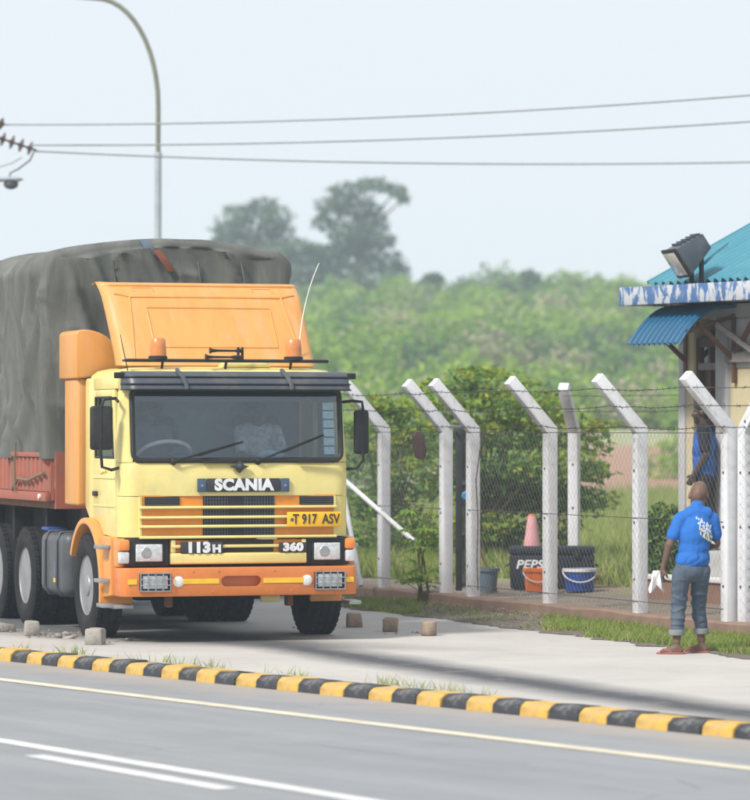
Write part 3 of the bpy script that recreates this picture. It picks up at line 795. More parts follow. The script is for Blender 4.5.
# header rail and roof
b = MB(); rg = []
for z, ww, yf, r_ in ((2.485, CW-.03, .20, .14), (2.56, CW-.04, .23, .15), (2.63, CW-.07, .29, .17), (2.675, CW-.13, .38, .2), (2.70, CW-.25, .52, .24), (2.712, CW-.6, .8, .3)):
    rg.append(plan(ww, yf, r_, 1.70, z, .03))
b.loft(rg); b.add(rg[-1], [tuple(range(len(rg[-1])))])
b.build('roof', M['yellow'], truck, recalc=False)
b = MB(); rg = []
for z, yf in ((2.655, .14), (2.635, .085), (2.60, .05), (2.53, .01), (2.475, -.01)):
    rg.append(plan(1.145, yf, .11, .34, z, .035))
b.loft(rg); vz = b.build('sun_visor', M['grey_plastic'], truck, solid=.018)
for z, yy in ((2.60, .043), (2.53, .003), (2.475, -.017)):
    pp = plan(1.15, yy, .11, .30, z, .035); MB().tube(pp, .009, 6).build('visor_rib', M['black'], vz)
for cx in (-.62, .45):
    q = MB()
    q.tube([(cx, .16, 2.67), (cx-.0, .075, 2.64), (cx+.03, .035, 2.59), (cx+.05, -.01, 2.52), (cx+.05, -.025, 2.475)], .022, 6); q.build('visor_strap', M['grey_plastic'], vz)
for s in (-1, 1):
    q = MB().box(min(s*1.12, s*1.235), max(s*1.12, s*1.235), .20, .26, 2.585, 2.645); q.build('marker_lamp', M['black'], truck, bevel=.01)

# sides, doors
for s in (-1, 1):
    X = s*(CW-.005)
    def xs_(d0, d1): return (min(X - s*d0, X - s*d1), max(X - s*d0, X - s*d1))
    a0, a1 = xs_(.0, .04)
    q = MB(); q.prism([(1.36, 1.06), (1.72, 1.30), (1.72, 2.55), (1.68, 2.60), (1.36, 2.60)], a0, a1, 'yz'); q.build('side_panel', M['yellow'], truck, bevel=.012)
    q = MB(); q.box(a0, a1, .40, 1.38, 2.485, 2.60); q.build('roof_rail', M['yellow'], truck, bevel=.008)
    # door: lower skin with pressed line, frame bars, glass, handle
    d0, d1 = xs_(-.012, .05)
    q = MB(); q.prism([(.43, 1.02), (.92, 1.04), (1.10, 1.15), (1.355, 1.20), (1.355, 1.80), (.43, 1.80)], d0, d1, 'yz')
    dr = q.build('door', M['yellow'], truck, bevel=.014)
    f0, f1 = xs_(-.010, .045)
    q = MB(); q.prism([(.43, 1.802), (.50, 1.802), (.60, 2.40), (.60, 2.48), (.52, 2.48)], f0, f1, 'yz'); q.build('door_frame', M['yellow'], dr, bevel=.006)
    q = MB(); q.box(f0, f1, 1.27, 1.355, 1.802, 2.48); q.build('door_frame', M['yellow'], dr, bevel=.006)
    q = MB(); q.box(f0, f1, .602, 1.268, 2.41, 2.48); q.build('door_frame', M['yellow'], dr, bevel=.006)
    gx = X - s*.02
    q = MB(); q.add([(gx, .50, 1.80), (gx, 1.27, 1.80), (gx, 1.27, 2.41), (gx, .60, 2.41)], [(0, 1, 2, 3)]); q.build('door_window', M['side_glass'], dr)
    q = MB(); q.tube([(X + s*.004, .525, 1.81), (X + s*.004, 1.262, 1.81), (X + s*.004, 1.262, 2.405), (X + s*.004, .61, 2.405), (X + s*.004, .525, 1.81)], .014, 6); q.build('window_seal', M['seal'], dr)
    q = MB(); q.box(*xs_(-.035, -.010), 1.14, 1.30, 1.42, 1.47); q.build('door_handle', M['black'], dr, bevel=.008)
    for zz in (1.32, 1.60):
        q = MB(); q.box(*xs_(-.020, -.011), .45, 1.34, zz, zz+.016); q.build('door_crease', M['yellow'], dr)
# faint painted scroll on the door
q = MB()
for k in range(3): q.tube([(-1.178, .74+.10*k, 1.66), (-1.179, .78+.1*k, 1.69-.02*k), (-1.178, .84+.1*k, 1.655)], .006, 5)
tag(q.build('door_scroll', M['stripe'], truck), kind='stuff')
MB().box(-1.10, 1.10, 1.70, 1.74, 1.0, 2.62).build('back_wall', M['interior'], truck)
# cab inside
MB().box(-1.10, 1.10, .45, 1.70, 1.12, 1.18).build('cab_floor', M['interior'], truck)
MB().prism([(.20, 1.55), (.20, 1.74), (.50, 1.80), (.62, 1.72), (.62, 1.5)], -1.07, 1.07, 'yz').build('dashboard', M['interior'], truck, bevel=.02)
for cx in (-.55, .55):
    st = MB().box(cx-.25, cx+.25, .92, 1.40, 1.50, 1.64).build('seat', M['seat_cloth'], truck, bevel=.05, seg=3)
    MB().box(cx-.24, cx+.24, 1.38, 1.52, 1.60, 2.22).build('backrest', M['seat_cloth'], st, bevel=.05, seg=3)
    MB().box(cx-.13, cx+.13, 1.40, 1.50, 2.25, 2.42).build('headrest', M['seat_cloth'], st, bevel=.04, seg=3)
def ring(mb, c, ax, r, rr, n=28):
    ax = Vector(ax).normalized(); a = ax.cross(Vector((1, 0, 0))).normalized(); bb = ax.cross(a); c = Vector(c)
    mb.tube([c + a*r*math.cos(2*math.pi*k/n) + bb*r*math.sin(2*math.pi*k/n) for k in range(n+1)], rr, 8, caps=False)
SWC = Vector((-.64, .58, 1.84)); SWA = Vector((0, .50, .86))
q = MB(); ring(q, SWC, SWA, .26, .021); sw = q.build('steering_wheel', M['wheel_tan'], truck)
q = MB(); q.tube([SWC + Vector((-.25, 0, 0)), SWC, SWC + Vector((.25, 0, 0))], .018, 6); q.build('wheel_spoke', M['seat_cloth'], sw)
q = MB(); q.tube([SWC, SWC - SWA*.35], .03, 8); q.build('steering_column', M['seat_cloth'], sw)
MB().ball((0.42, .42, 1.845), .10, 12, 8, (1.5, 1, .5)).build('folded_cloth', M['blue_cloth'], None, jit=.03)
fc = bpy.data.objects['folded_cloth']; fc.location = truck.location; fc.rotation_euler = truck.rotation_euler
tag(fc, 'crumpled light blue cloth lying on the dashboard behind the windscreen', 'cloth')
# wipers
for x0, z0, x1, z1, x2 in ((-.66, 1.795, .03, 1.965, -.40), (.20, 1.795, .87, 2.03, .46)):
    q = MB(); P0 = Vector((x0, .105, z0-.02)); P1 = Vector((x1, wy(x1, z1)-.04, z1))
    q.tube([P0, P0.lerp(P1, .5) + Vector((0, -.02, .006)), P1], [.011, .009, .006], 6); wp = q.build('wiper', M['black'], truck)
    q = MB(); q.tube([P0.lerp(P1, .38) + Vector((0, .012, -.012)), P0.lerp(P1, 1.0) + Vector((.02, .012, .0))], .010, 6); q.build('wiper_blade', M['black'], wp)
    MB().lathe([(.035, 0), (.028, .03), (.012, .05)], (x0, .15, z0-.025), (0, -1, .2), 12).build('wiper_hub', M['black'], wp)
for x0, x1 in ((-.37, -.03), (.60, .98), ):
    MB().box(x0, x1, .10, .135, 1.757, 1.778).build('washer_rail', M['black'], truck, bevel=.008)
# mirrors
def mirror(s, c, wid, hgt, pts):
    q = MB(); q.tube(pts, .016, 8); ar = q.build('mirror_arm', M['black'], truck)
    q = MB(); q.box(c[0]-wid/2, c[0]+wid/2, c[1]-.03, c[1]+.05, c[2]-hgt/2, c[2]+hgt/2); mm = q.build('mirror', M['black'], truck, bevel=.03, seg=3)
    q = MB(); q.box(c[0]-wid/2+.02, c[0]+wid/2-.02, c[1]+.051, c[1]+.056, c[2]-hgt/2+.02, c[2]+hgt/2-.02); q.build('mirror_glass', M['lens'], mm)
mirror(-1, (-1.36, .24, 2.10), .225, .43, [(-1.16, .38, 2.36), (-1.22, .24, 2.39), (-1.34, .22, 2.38), (-1.37, .22, 2.30), (-1.375, .22, 1.90), (-1.36, .22, 1.72), (-1.26, .24, 1.69), (-1.16, .34, 1.71)])
mirror(1, (1.29, .20, 2.06), .15, .44, [(1.14, .34, 2.36), (1.2, .22, 2.37), (1.29, .18, 2.36), (1.30, .18, 2.28), (1.30, .18, 1.78), (1.24, .2, 1.70), (1.14, .32, 1.69)])
# roof light bar with beacons and air horns
q = MB(); q.tube([(-1.07, .40, 2.765), (1.0, .40, 2.765)], .017, 8); q.tube([(-1.07, .52, 2.765), (1.0, .52, 2.765)], .012, 8)
for x in (-.7, -.05, .62): q.tube([(x, .40, 2.765), (x, .44, 2.69)], .014, 6)
q.tube([(-1.07, .40, 2.765), (-1.07, .52, 2.765)], .014, 6); q.tube([(1.0, .40, 2.765), (1.0, .52, 2.765)], .014, 6)
q.build('roof_bar', M['black'], truck)
for x in (-.735, .66):
    base = MB().lathe([(.095, 0), (.095, .03), (.08, .04)], (x, .46, 2.775), (0, 0, 1), 20).build('beacon', M['black'], truck)
    MB().lathe([(.085, 0), (.083, .08), (.076, .155), (.06, .175), (.02, .18)], (x, .46, 2.812), (0, 0, 1), 20).build('beacon_lens', M['beacon'], base)
for x0, x1, z, yy in ((-.22, .12, 2.865, .40), (-.28, .10, 2.80, .34)):
    q = MB(); q.lathe([(.034, 0), (.020, .02), (.013, .08), (.011, .25), (.02, .30), (.02, x1-x0)], (x0, yy, z), (1, 0, 0), 14); q.build('air_horn', M['black'], truck)
q = MB(); q.tube([(.06, .36, 2.77), (.06, .36, 2.90)], .014, 6); q.tube([(.12, .42, 2.77), (.12, .42, 2.90)], .014, 6); q.build('horn_bracket', M['black'], truck)

# roof deflector: leaning fibreglass shell with pressed panels
def DF(u, v):   # u across (-1..1), v up (0..1)
    hw = 1.03 + .02*v
    return Vector((u*hw + .025, .90 + .66*v + .9*max(0, v-.80)**1.4 - .06*(1-u*u)*(1-v), 2.725 + .845*v - .25*max(0, v-.85)**1.6))
b = MB(); rings = []
for i in range(13):
    v = i/12; front = [DF(-1 + 2*j/12, v) for j in range(13)]
    r_ = .05
    # rounded shoulders either side of the flat face
    rr_ = .15; left = []; right = []
    back = .38 + .2*(1-v)
    left.append(Vector((front[0].x + .10, front[0].y + back, front[0].z)))
    right.append(Vector((front[-1].x + .02, front[-1].y + back, front[-1].z)))
    for k in range(5):
        a = R(90*k/5); left.append(Vector((front[0].x + rr_*.5*(1-math.cos(a))*0 + (front[2].x-front[0].x)*0 - .0 + .07*(1-math.cos(R(90)-a+0))*0, 0, 0)) if False else Vector((front[0].x + .10*(1-math.cos(R(90*k/5)))*1.0, front[0].y + rr_*(1-math.sin(R(90*k/5))), front[0].z)))
    for k in range(4, -1, -1):
        right.insert(0, Vector((front[-1].x - .10*(1-math.cos(R(90*k/5))), front[-1].y + rr_*(1-math.sin(R(90*k/5))), front[-1].z)))
    right = list(reversed(sorted(right[:-1], key=lambda p: -p.y))) + [right[-1]]
    front = [p for p in front if abs(p.x - front[len(front)//2].x) < abs(front[0].x - front[len(front)//2].x) - .10]
    rings.append(left + front + right)
top = [p + Vector((-.0, .05, .022)) for p in rings[-1]]; rings.append(top)
rings.append([Vector((p.x*.99, max(p.y, 1.45) + .25, p.z + .005)) for p in top])
b.loft(rings)
df = b.build('roof_deflector', M['deflector'], truck, solid=.02, ang=30)
def on_df(u, v, d): # point in front of the deflector surface
    return DF(u, v) + Vector((0, -d*.75, d*.6))
def df_frame(u0, u1, v0, v1, wd, name):
    q = MB(); pts_ = []
    for a, c in (((u0, v0), (u1, v0)), ((u1, v0), (u1-.0, v1)), ((u1, v1), (u0, v1)), ((u0, v1), (u0, v0))):
        for k in range(8): pts_.append(on_df(a[0] + (c[0]-a[0])*k/8, a[1] + (c[1]-a[1])*k/8, .0))
    q.tube(pts_ + [pts_[0]], wd, 6, caps=False); return q.build(name, M['deflector'], df)
df_frame(-.62, .62, .22, .70, .011, 'pressed_panel')
q = MB(); q.tube([on_df(-.90, .87, 0), on_df(-.76, .83, .0), on_df(.76, .83, 0), on_df(.90, .87, 0)], .016, 6); q.build('pressed_ridge', M['deflector'], df)
for s in (-1, 1):
    q = MB(); q.tube([on_df(s*.76, .83, 0), on_df(s*.80, .45, .0), on_df(s*.85, .05, 0)], .014, 6); q.build('pressed_ridge', M['deflector'], df)
    q = MB(); q.tube([on_df(s*.7, .90, 0), on_df(s*.7, .95, .0), on_df(s*.5, .95, 0), on_df(s*.5, .9, 0)], .007, 5); q.build('pressed_ridge', M['deflector'], df)
# capping lip along the top
q = MB(); q.tube([DF(-.97, .985) + Vector((0, .05, 0))] + [DF(u, .985) for u in (-.9, -.6, 0, .6, .9)] + [DF(.97, .985) + Vector((0, .05, 0))], .018, 8); q.build('deflector_lip', M['deflector'], df)
MB().box(-.7, .7, 1.62, 1.66, 2.72, 3.3).build('deflector_stay', M['dark'], df)
q = MB(); q.prism([(-.05, 2.70), (.45, 2.70), (.40, 2.755), (-.02, 2.755)], .50, .75); q.build('roof_hatch', M['yellow'], truck, bevel=.02)

# orange corner fairing behind the cab
poly = [(-1.25, 2.60), (-1.25, 3.06), (-1.22, 3.09)]
for k in range(9):
    a = R(90 - 84*k/8); poly.append((-1.16 + .44*math.cos(a), 2.66 + .44*math.sin(a)))
poly += [(-.74, 2.67), (-1.02, 2.615)]
q = MB().prism(poly, 1.76, 2.50, 'xz'); fr = q.build('side_fairing', M['deflector'], truck, bevel=.05, seg=3)
q = MB().box(-1.225, -1.06, 1.80, 2.36, 1.31, 2.605); q.build('fairing_side', M['deflector'], fr, bevel=.03, seg=3)
q = MB().prism([(1.235, 1.30), (1.235, 2.95), (1.1, 3.0), (1.0, 2.7), (1.14, 2.6), (1.14, 1.3)], 1.76, 1.92, 'xz'); q.build('side_fairing', M['deflector'], truck, bevel=.025)
# whip aerial
q = MB(); an = []
for k in range(15):
    t = k/14; an.append(Vector((.86 + .02*t + .20*t**2.2, .95, 2.70 + 1.12*t - .05*t**3)))
q.tube(an, [.008 - .004*k/14 for k in range(15)], 6); q.build('aerial', M['white_plastic'], truck)
q = MB(); q.tube([(-1.05, .42, 2.66), (-1.10, .43, 2.9), (-1.12, .44, 3.02)], [.006, .005, .003], 5); q.build('aerial', M['black'], truck)

# wheels
def tyre_prof(R0, W):
    h = W/2
    return [(R0*.56, -h*.78), (R0*.60, -h*.92), (R0*.74, -h*1.0), (R0*.88, -h*.97), (R0*.955, -h*.90), (R0*.985, -h*.80),
            (R0, -h*.62), (R0, -h*.60), (R0*.975, -h*.58), (R0*.975, -h*.50), (R0, -h*.48), (R0*1.002, -h*.08), (R0*.975, -h*.06), (R0*.975, h*.06), (R0*1.002, h*.08),
            (R0, h*.48), (R0*.975, h*.50), (R0*.975, h*.58), (R0, h*.60), (R0, h*.62), (R0*.985, h*.80), (R0*.955, h*.90), (R0*.88, h*.97), (R0*.74, h*1.0), (R0*.60, h*.92), (R0*.56, h*.78)]
WR_ = .525
def lugs(R0, W):
    q = MB(); h = W/2; n_ = 40
    for k in range(n_):
        a = 2*math.pi*k/n_
        for side in (-1, 1):
            Mx = Matrix.Rotation(a + (.04 if side > 0 else 0), 4, 'X')
            x0, x1 = (.56*h, .86*h) if side > 0 else (-.86*h, -.56*h)
            q.box(x0, x1, -.026, .026, R0*.955, R0*1.004, Mx)
    return q
tyre_me = MB().lathe(tyre_prof(WR_, .29), (0, 0, 0), (1, 0, 0), 56, closed=True).mesh('tyre', M['rubber'])
lug_me = lugs(WR_, .29).mesh('tread_blocks', M['rubber'], smooth=False)
def rim_mesh(front):
    r0 = WR_*.57; q = MB(); h = .29/2
    # outer face at -x
    if front: prof = [(r0+.012, -h*.78), (r0, -h*.86), (r0-.02, -h*.72), (r0-.05, -h*.3), (r0-.06, -h*.2), (.235, -h*.30), (.15, -h*.36), (.12, -h*.60), (.10, -h*.86), (.06, -h*.92), (.0005, -h*.92)]
    else: prof = [(r0+.012, -h*.78), (r0, -h*.86), (r0-.02, -h*.72), (r0-.04, h*.1), (r0-.06, h*.55), (.17, h*.5), (.15, h*.1), (.13, -h*.5), (.09, -h*.62), (.0005, -h*.62)]
    q.lathe(prof, (0, 0, 0), (1, 0, 0), 40); return q.mesh('rim', M['rim'])
rim_f, rim_r = rim_mesh(True), rim_mesh(False)
nut_me = {}
for fr_ in (True, False):
    q = MB()
    nut_me[fr_] = MB().lathe([(.022, 0), (.022, .035), (.016, .055), (.003, .06)], (0, 0, 0), (-1, 0, 0), 6).mesh('wheel_nut', M['dark'])
def wheel(x, y, s, front, inner=False):
    wl = empty('wheel', (x, y, WR_-.006), 0, truck)
    if s > 0: wl.rotation_euler = (0, 0, math.pi)
    link('tyre', tyre_me, wl); tag(link('tread_blocks', lug_me, wl), kind='stuff')
    if not inner:
        link('rim', rim_f if front else rim_r, wl)
        for k in range(10):
            a = 2*math.pi*k/10; o = link('wheel_nut', nut_me[front], wl); rr = .205
            o.location = (-.040 if front else .055, rr*math.cos(a), rr*math.sin(a))
wheel(-1.10, 1.40, -1, True); wheel(1.15, 1.30, 1, True)
for y in (4.2, 5.58, 9.6):
    for s in (-1, 1):
        wheel(s*1.09, y, s, False); wheel(s*.76, y, s, False, True)
# front mudguards (orange arches) and steps
for s in (-1, 1):
    q = MB(); rings = []; c_ = (1.40, .50)
    for k in range(17):
        a = R(-12 + 165*k/16); a = math.pi - a if False else a
        y_ = c_[0] - .62*math.cos(a); z_ = c_[1] + .64*math.sin(a)
        y2 = c_[0] - .685*math.cos(a); z2 = c_[1] + .70*math.sin(a)
        xo, xi = s*1.255, s*.92
        rings.append([Vector((xi, y_, z_)), Vector((xo, y_, z_)), Vector((xo, y2, z2)), Vector((xi, y2, z2))])
    q.loft(rings, closed=True, caps=True); q.build('mudguard', M['orange'], truck, bevel=.012)
    a0, a1 = (min(s*1.235, s*1.0), max(s*1.235, s*1.0))
    q = MB(); q.prism([(.40, .455), (.80, .42), (.72, .75), (.80, .96), (.92, 1.03), (.42, 1.03)], a0+.006, a1-.006, 'yz'); q.build('step_panel', M['orange'], truck, bevel=.015)
    for z, yy in ((.93, .52), (.60, .52), (.36, .42)):
        q = MB(); q.box(min(s*1.20, s*1.33), max(s*1.20, s*1.33), yy-.10, yy+.16, z-.02, z+.02); q.build('step', M['steel'], truck, bevel=.008)
# chassis, axles, engine under-tray
for x in (-.42, .42): MB().box(x-.04, x+.04, .45, 10.4, .72, .98).build('chassis_rail', M['dark'], truck)
MB().box(-1.05, 1.05, .36, .42, .47, .99).build('bumper_stay', M['dark'], truck)
MB().box(-.40, .40, .6, 1.9, .40, 1.0).build('engine_sump', M['dark'], truck, bevel=.08)
for y in (1.38,): q = MB(); q.tube([(-1.0, y, .5), (-.7, y, .42), (.7, y, .42), (1.05, y, .5)], .06, 8); q.build('axle', M['dark'], truck)
for y in (4.2, 5.58, 9.6): q = MB(); q.tube([(-1.0, y, .52), (-.2, y, .52), (-.12, y, .52), (.12, y, .52), (.2, y, .52), (1.0, y, .52)], [.08, .09, .22, .22, .09, .08], 12); q.build('axle', M['dark'], truck)
q = MB(); q.tube([(0, 1.9, .75), (0, 4.0, .56)], .06, 10); q.build('drive_shaft', M['dark'], truck)
for x in (-.62, .62): MB().box(x-.03, x+.03, .42, .55, .33, .50).build('tow_bracket', M['rust'], truck, bevel=.01)
q = MB().box(.28, .48, .30, .36, .38, .455); q.build('tow_shackle', M['yellow'], truck, bevel=.015)
q = MB().box(-1.22, -1.02, .30, .55, .33, .37); q.build('step_stay', M['steel'], truck, bevel=.006)
# fuel tank between the axles on the near side
tk = MB().box(-1.23, -.62, 2.35, 3.45, .36, 1.02).build('fuel_tank', mat('tank_dark_grey', (.055, .06, .07), (.08, .085, .09), 4, .45, dirt=(.2, .17, .14), dirt_amt=.4), truck, bevel=.10, seg=4)
for y in (2.62, 3.15):
    q = MB(); q.tube([(-1.0, y, .355), (-1.20, y, .37), (-1.243, y, .46), (-1.243, y, .92), (-1.2, y, 1.02), (-1.0, y, 1.03)], .016, 6); q.build('tank_strap', M['grey_plastic'], tk)
MB().box(-1.236, -1.228, 2.70, 2.80, .55, .72).build('tank_label', M['blue_strap'], tk); MB().box(-1.236, -1.228, 2.70, 2.80, .50, .545).build('tank_label', M['plate'], tk)
MB().box(-1.20, -1.0, 3.2, 3.5, 1.025, 1.06).build('tank_cover', M['bucket_blue'], tk, bevel=.01)
MB().box(-1.0, 1.0, 2.0, 2.12, 1.05, 1.5).build('air_tank', M['dark'], truck, bevel=.03)

# load bed
MB().box(-.95, .95, 2.3, 10.6, .985, 1.255).build('subframe', M['dark'], truck)
for y_ in (3.45, 5.0, 6.4): MB().box(-1.15, 1.15, y_, y_+.10, .9, 1.255).build('crossmember', M['dark'], truck)
BY0, BY1 = 2.80, 10.6
MB().box(-1.22, 1.22, BY0, BY1, 1.26, 1.34).build('bed_floor', M['rust'], truck)
for s in (-1, 1):
    sb = MB().box(min(s*1.225, s*1.265), max(s*1.225, s*1.265), BY0, BY1, 1.345, 1.80).build('side_board', M['red_bed'], truck)
    for k in range(40):
        y = BY0 + .06 + k*.195
        o = MB().prism([(s*1.266, y), (s*1.31, y+.03), (s*1.31, y+.10), (s*1.266, y+.13)], 1.44, 1.79, 'xy').build('board_rib', M['red_bed'], sb)
    for z0, z1 in ((1.335, 1.43), (1.795, 1.845)):
        MB().box(min(s*1.267, s*1.325), max(s*1.267, s*1.325), BY0, BY1, z0, z1).build('board_rail', M['red_bed'], sb, bevel=.008)
MB().box(-1.22, 1.22, BY0-.05, BY0-.004, 1.26, 1.85).build('headboard', M['red_bed'], truck)
for y in (3.02, ): MB().lathe([(.03, 0), (.03, .02), (.012, .025)], (-1.326, y, 1.385), (-1, 0, 0), 10).build('board_bolt', M['white_plastic'], truck)
q = MB(); q.tube([(-1.33, 2.85, 1.63), (-1.34, 3.1, 1.60), (-1.34, 3.5, 1.55), (-1.34, 4.0, 1.56), (-1.335, 4.3, 1.44)], .018, 6); q.build('rope', M['rope'], truck)
for k in range(3):
    y = 4.1 + k*1.9; q = MB(); q.tube([(-1.345, y, 1.95), (-1.35, y+.03, 1.7), (-1.345, y+.02, 1.42)], .012, 5); q.build('rope', M['rope'], truck)

# tarpaulin: one draped sheet over bows, with folds
def tarp_point(a, y, yfr):
    """a: 0..1 round the section from the picture-left skirt over the top to the right skirt"""
    W = 1.315; zb = 1.78; zt = 3.90; r = .20
    arch = .20
    segL = zt - r - zb; segT = 2*(W-r); arc = math.pi*r/2; tot = 2*segL + 2*arc + segT; s = a*tot
    if s < segL: x, z, nx_, nz_ = -W, zb + s, -1, 0
    elif s < segL+arc: t = (s-segL)/r; x, z = -W + r - r*math.cos(t), zt - r + r*math.sin(t); nx_, nz_ = -math.cos(t), math.sin(t)
    elif s < segL+arc+segT: u = (s-segL-arc); x = -W + r + u; z = zt; nx_, nz_ = 0, 1
    elif s < segL+2*arc+segT: t = (s-segL-arc-segT)/r; x, z = W - r + r*math.sin(t), zt - r + r*math.cos(t); nx_, nz_ = math.sin(t), math.cos(t)
    else: u = s - (segL+2*arc+segT); x, z, nx_, nz_ = W, zt - r - u, 1, 0
    k = max(0, 1 - (x/W)**2); z += arch*k**.8 * (1 if z > zb + .5 else 0) * (1 if nz_ > .3 else 0 if nz_ < .01 else nz_)
    return Vector((x, y, z)), Vector((nx_, 0, nz_))
def fold(p, n_, y):
    low = max(0, min(1, (3.75 - p.z)/1.9))
    side = abs(n_.x)
    a = math.sin(y*5.1 + 1.9*math.sin(y*1.7) + p.z*.7)*.5 + math.sin(y*9.7 + 2*math.sin(p.z*1.3))*.3
    d = side*(.03 + .12*low)*a
    # long diagonal tension creases near the front corner
    cr = math.exp(-((y - 2.95 - (3.9 - p.z)*.55)/.11)**2) + .8*math.exp(-((y - 3.35 - (3.9 - p.z)*.40)/.13)**2) + .6*math.exp(-((y - 4.0 - (3.9-p.z)*.2)/.14)**2)
    d += side*.11*cr
    tb_ = max(0, min(1, (y-2.90)/.28)); d -= side*.13*tb_*tb_*(3-2*tb_)*(.35 + .65*min(1, low*2))
    d += .028*mnoise.noise(Vector((p.x*1.6, y*1.6, p.z*1.6))) + .004*mnoise.noise(Vector((p.x*4.5, y*4.5, p.z*4.5)))
    rg_ = (1 - abs(mnoise.noise(Vector((p.x*.9 + 3, y*1.5 + p.z*.45, p.z*.35)))))**9
    rg2 = (1 - abs(mnoise.noise(Vector((p.x*1.7 + 9, y*2.6 - p.z*.8, p.z*.8)))))**10
    d += side*(.12*rg_ + .06*rg2)*(.4 + .6*low)
    if n_.z > .5: d += -.05*abs(math.sin((y-2.75)*math.pi/1.35))*(n_.z)
    return d
b = MB(); NA, NY = 220, 210; FR = 2.78; rc = .09
rings = []
for i in range(NY+1):
    y = FR + rc + (i/NY)*(10.6 - FR - rc); row = []
    for j in range(NA+1):
        p, n_ = tarp_point(j/NA, y, FR); row.append(p + n_*fold(p, n_, y))
    rings.append(row)
front = []
for k in range(1, 7):   # roll the edge round to the front face
    t = R(90*k/6); row = []
    for j in range(NA+1):
        p, n_ = tarp_point(j/NA, FR + rc, FR); q0 = p + n_*fold(p, n_, FR + rc)
        inn = Vector((-n_.x, 0, -n_.z))*(rc*(1-math.cos(t))); row.append(q0 + inn + Vector((0, -rc*math.sin(t), 0)))
    front.append(row)
last = front[-1]; cz = 2.2
for k in range(1, 31):
    f = k/30.0; row = []
    for j in range(NA+1):
        p = last[j]; tx = p.x*(1-f); q0 = Vector((tx, FR, p.z))
        # pull towards the middle line, keeping the skirt level
        q0.z = p.z*(1-f) + (1.78 + (min(p.z, 4.0)-1.78)*.98)*f if True else p.z
        cs = 0
        for c0_, sl_, wd_, am_ in ((.15, .55, .05, .05), (.42, .75, .06, .06), (.75, .45, .05, .045), (1.05, .9, .07, .06), (1.5, .7, .06, .04), (1.9, .5, .06, .04)):
            cs += am_*math.exp(-(((q0.x + 1.3) - c0_ - (3.95-q0.z)*sl_*.55)/wd_)**2)
        uu = q0.x + .5*(q0.z-2.5)
        rg_ = (1 - abs(mnoise.noise(Vector((uu*1.6 + 4, 1.5, q0.z*.55)))))**9; rg2 = (1 - abs(mnoise.noise(Vector((uu*3.3, 7.5, q0.z*.9)))))**9
        d = -cs - .07*rg_ - .035*rg2 + (.05*mnoise.noise(Vector((q0.x*1.5, 0, q0.z*1.2))) + .02*mnoise.noise(Vector((q0.x*5, 2, q0.z*2.2))) + .035*math.sin(q0.x*6 + 1.5*math.sin(q0.z*2)) * max(0, (3.7-q0.z)/2))
        q0.y += d*min(1, f*5); row.append(q0)
    front.append(row)
b.loft(list(reversed(front)) + rings)
tp = b.build('tarpaulin', M['tarp'], truck, ang=75)
# strap and rag over the front edge
q = MB()
def strap(pts_, wd, m, name):
    q = MB(); r0 = []; 
    for p in pts_: r0.append([Vector(p) + Vector((-wd/2, 0, 0)), Vector(p) + Vector((wd/2, 0, 0))])
    q.loft(r0); return q.build(name, m, tp, solid=.012)
strap([(-.27, 2.81, 4.075), (-.25, 2.755, 4.03), (-.23, 2.735, 3.98), (-.20, 2.735, 3.91)], .10, M['blue_strap'], 'strap')
strap([(-.15, 2.735, 3.96), (-.10, 2.715, 3.89), (-.04, 2.715, 3.81), (.01, 2.73, 3.74)], .09, M['rag'], 'rag')
def tarp_front(x, z):
    return min((v.co.y for v in tp.data.vertices if abs(v.co.x-x) < .06 and abs(v.co.z-z) < .06), default=2.78)
for x in (-.62, .30, .78):
    q = MB(); q.tube([(x + .01*k, tarp_front(x, 3.85 - .09*k) - .002, 3.85 - .09*k) for k in range(8)], .009, 5); q.build('seam', M['tarp'], tp)

# ------------------------------------------------------------------ fence
def post_mesh():
    poly = [(-.065, -.25), (.065, -.25), (.065, 1.90), (.545, 2.44), (.455, 2.53), (-.065, 1.955)]
    # local x = outward, y = along the fence
    return MB().prism(poly, -.066, .066, 'xz').mesh('post', M['white_paint'], bevel=.012, seg=2, sub=1, jit=.004)
PM = post_mesh()
fence = empty('chain_link_fence', fence_pt(0, 0, 0))
tag(fence, 'wire mesh fence on white posts with bent tops, beside the paved strip', 'fence')
def fpos(px, z=.15):
    """point of the fence line seen at column px"""
    k = (px-375)/F
    t = (k*F0.y - F0.x)/(UF.x - k*UF.y); return t
post_px = [384, 446, 473, 550, 640, 729]
PT = [fpos(p) for p in post_px]
step = PT[4]-PT[3]
PTall = [PT[0]-4*2.25, PT[0]-3*2.25, PT[0]-2*2.25, PT[0]-2.25] + PT
rot_out = math.atan2(-NF.y, -NF.x)
def add_post(parent, p, rz):
    o = link('post', PM, parent); o.location = p - parent.location; o.rotation_euler = (0, 0, rz)
    # dark fixing holes on the arm and staples
    for f in (.14, .52, .86):
        h = link('fixing', FIX, o); h.location = (.065+.48*f - .045, -.0665, 1.9+.54*f + .04)
    for z in (.35, .95, 1.5):
        h = link('fixing', FIX, o); h.location = (.0, -.0665, z); 
        h = link('fixing', FIX, o); h.location = (.0665, 0, z); h.rotation_euler = (0, 0, R(90))
    return o
FIX = MB().box(-.011, .011, -.006, .006, -.012, .012).mesh('fixing', M['wire'])
for t in PTall: add_post(fence, fence_pt(t, 0, .15), rot_out + random.uniform(-.05, .05))
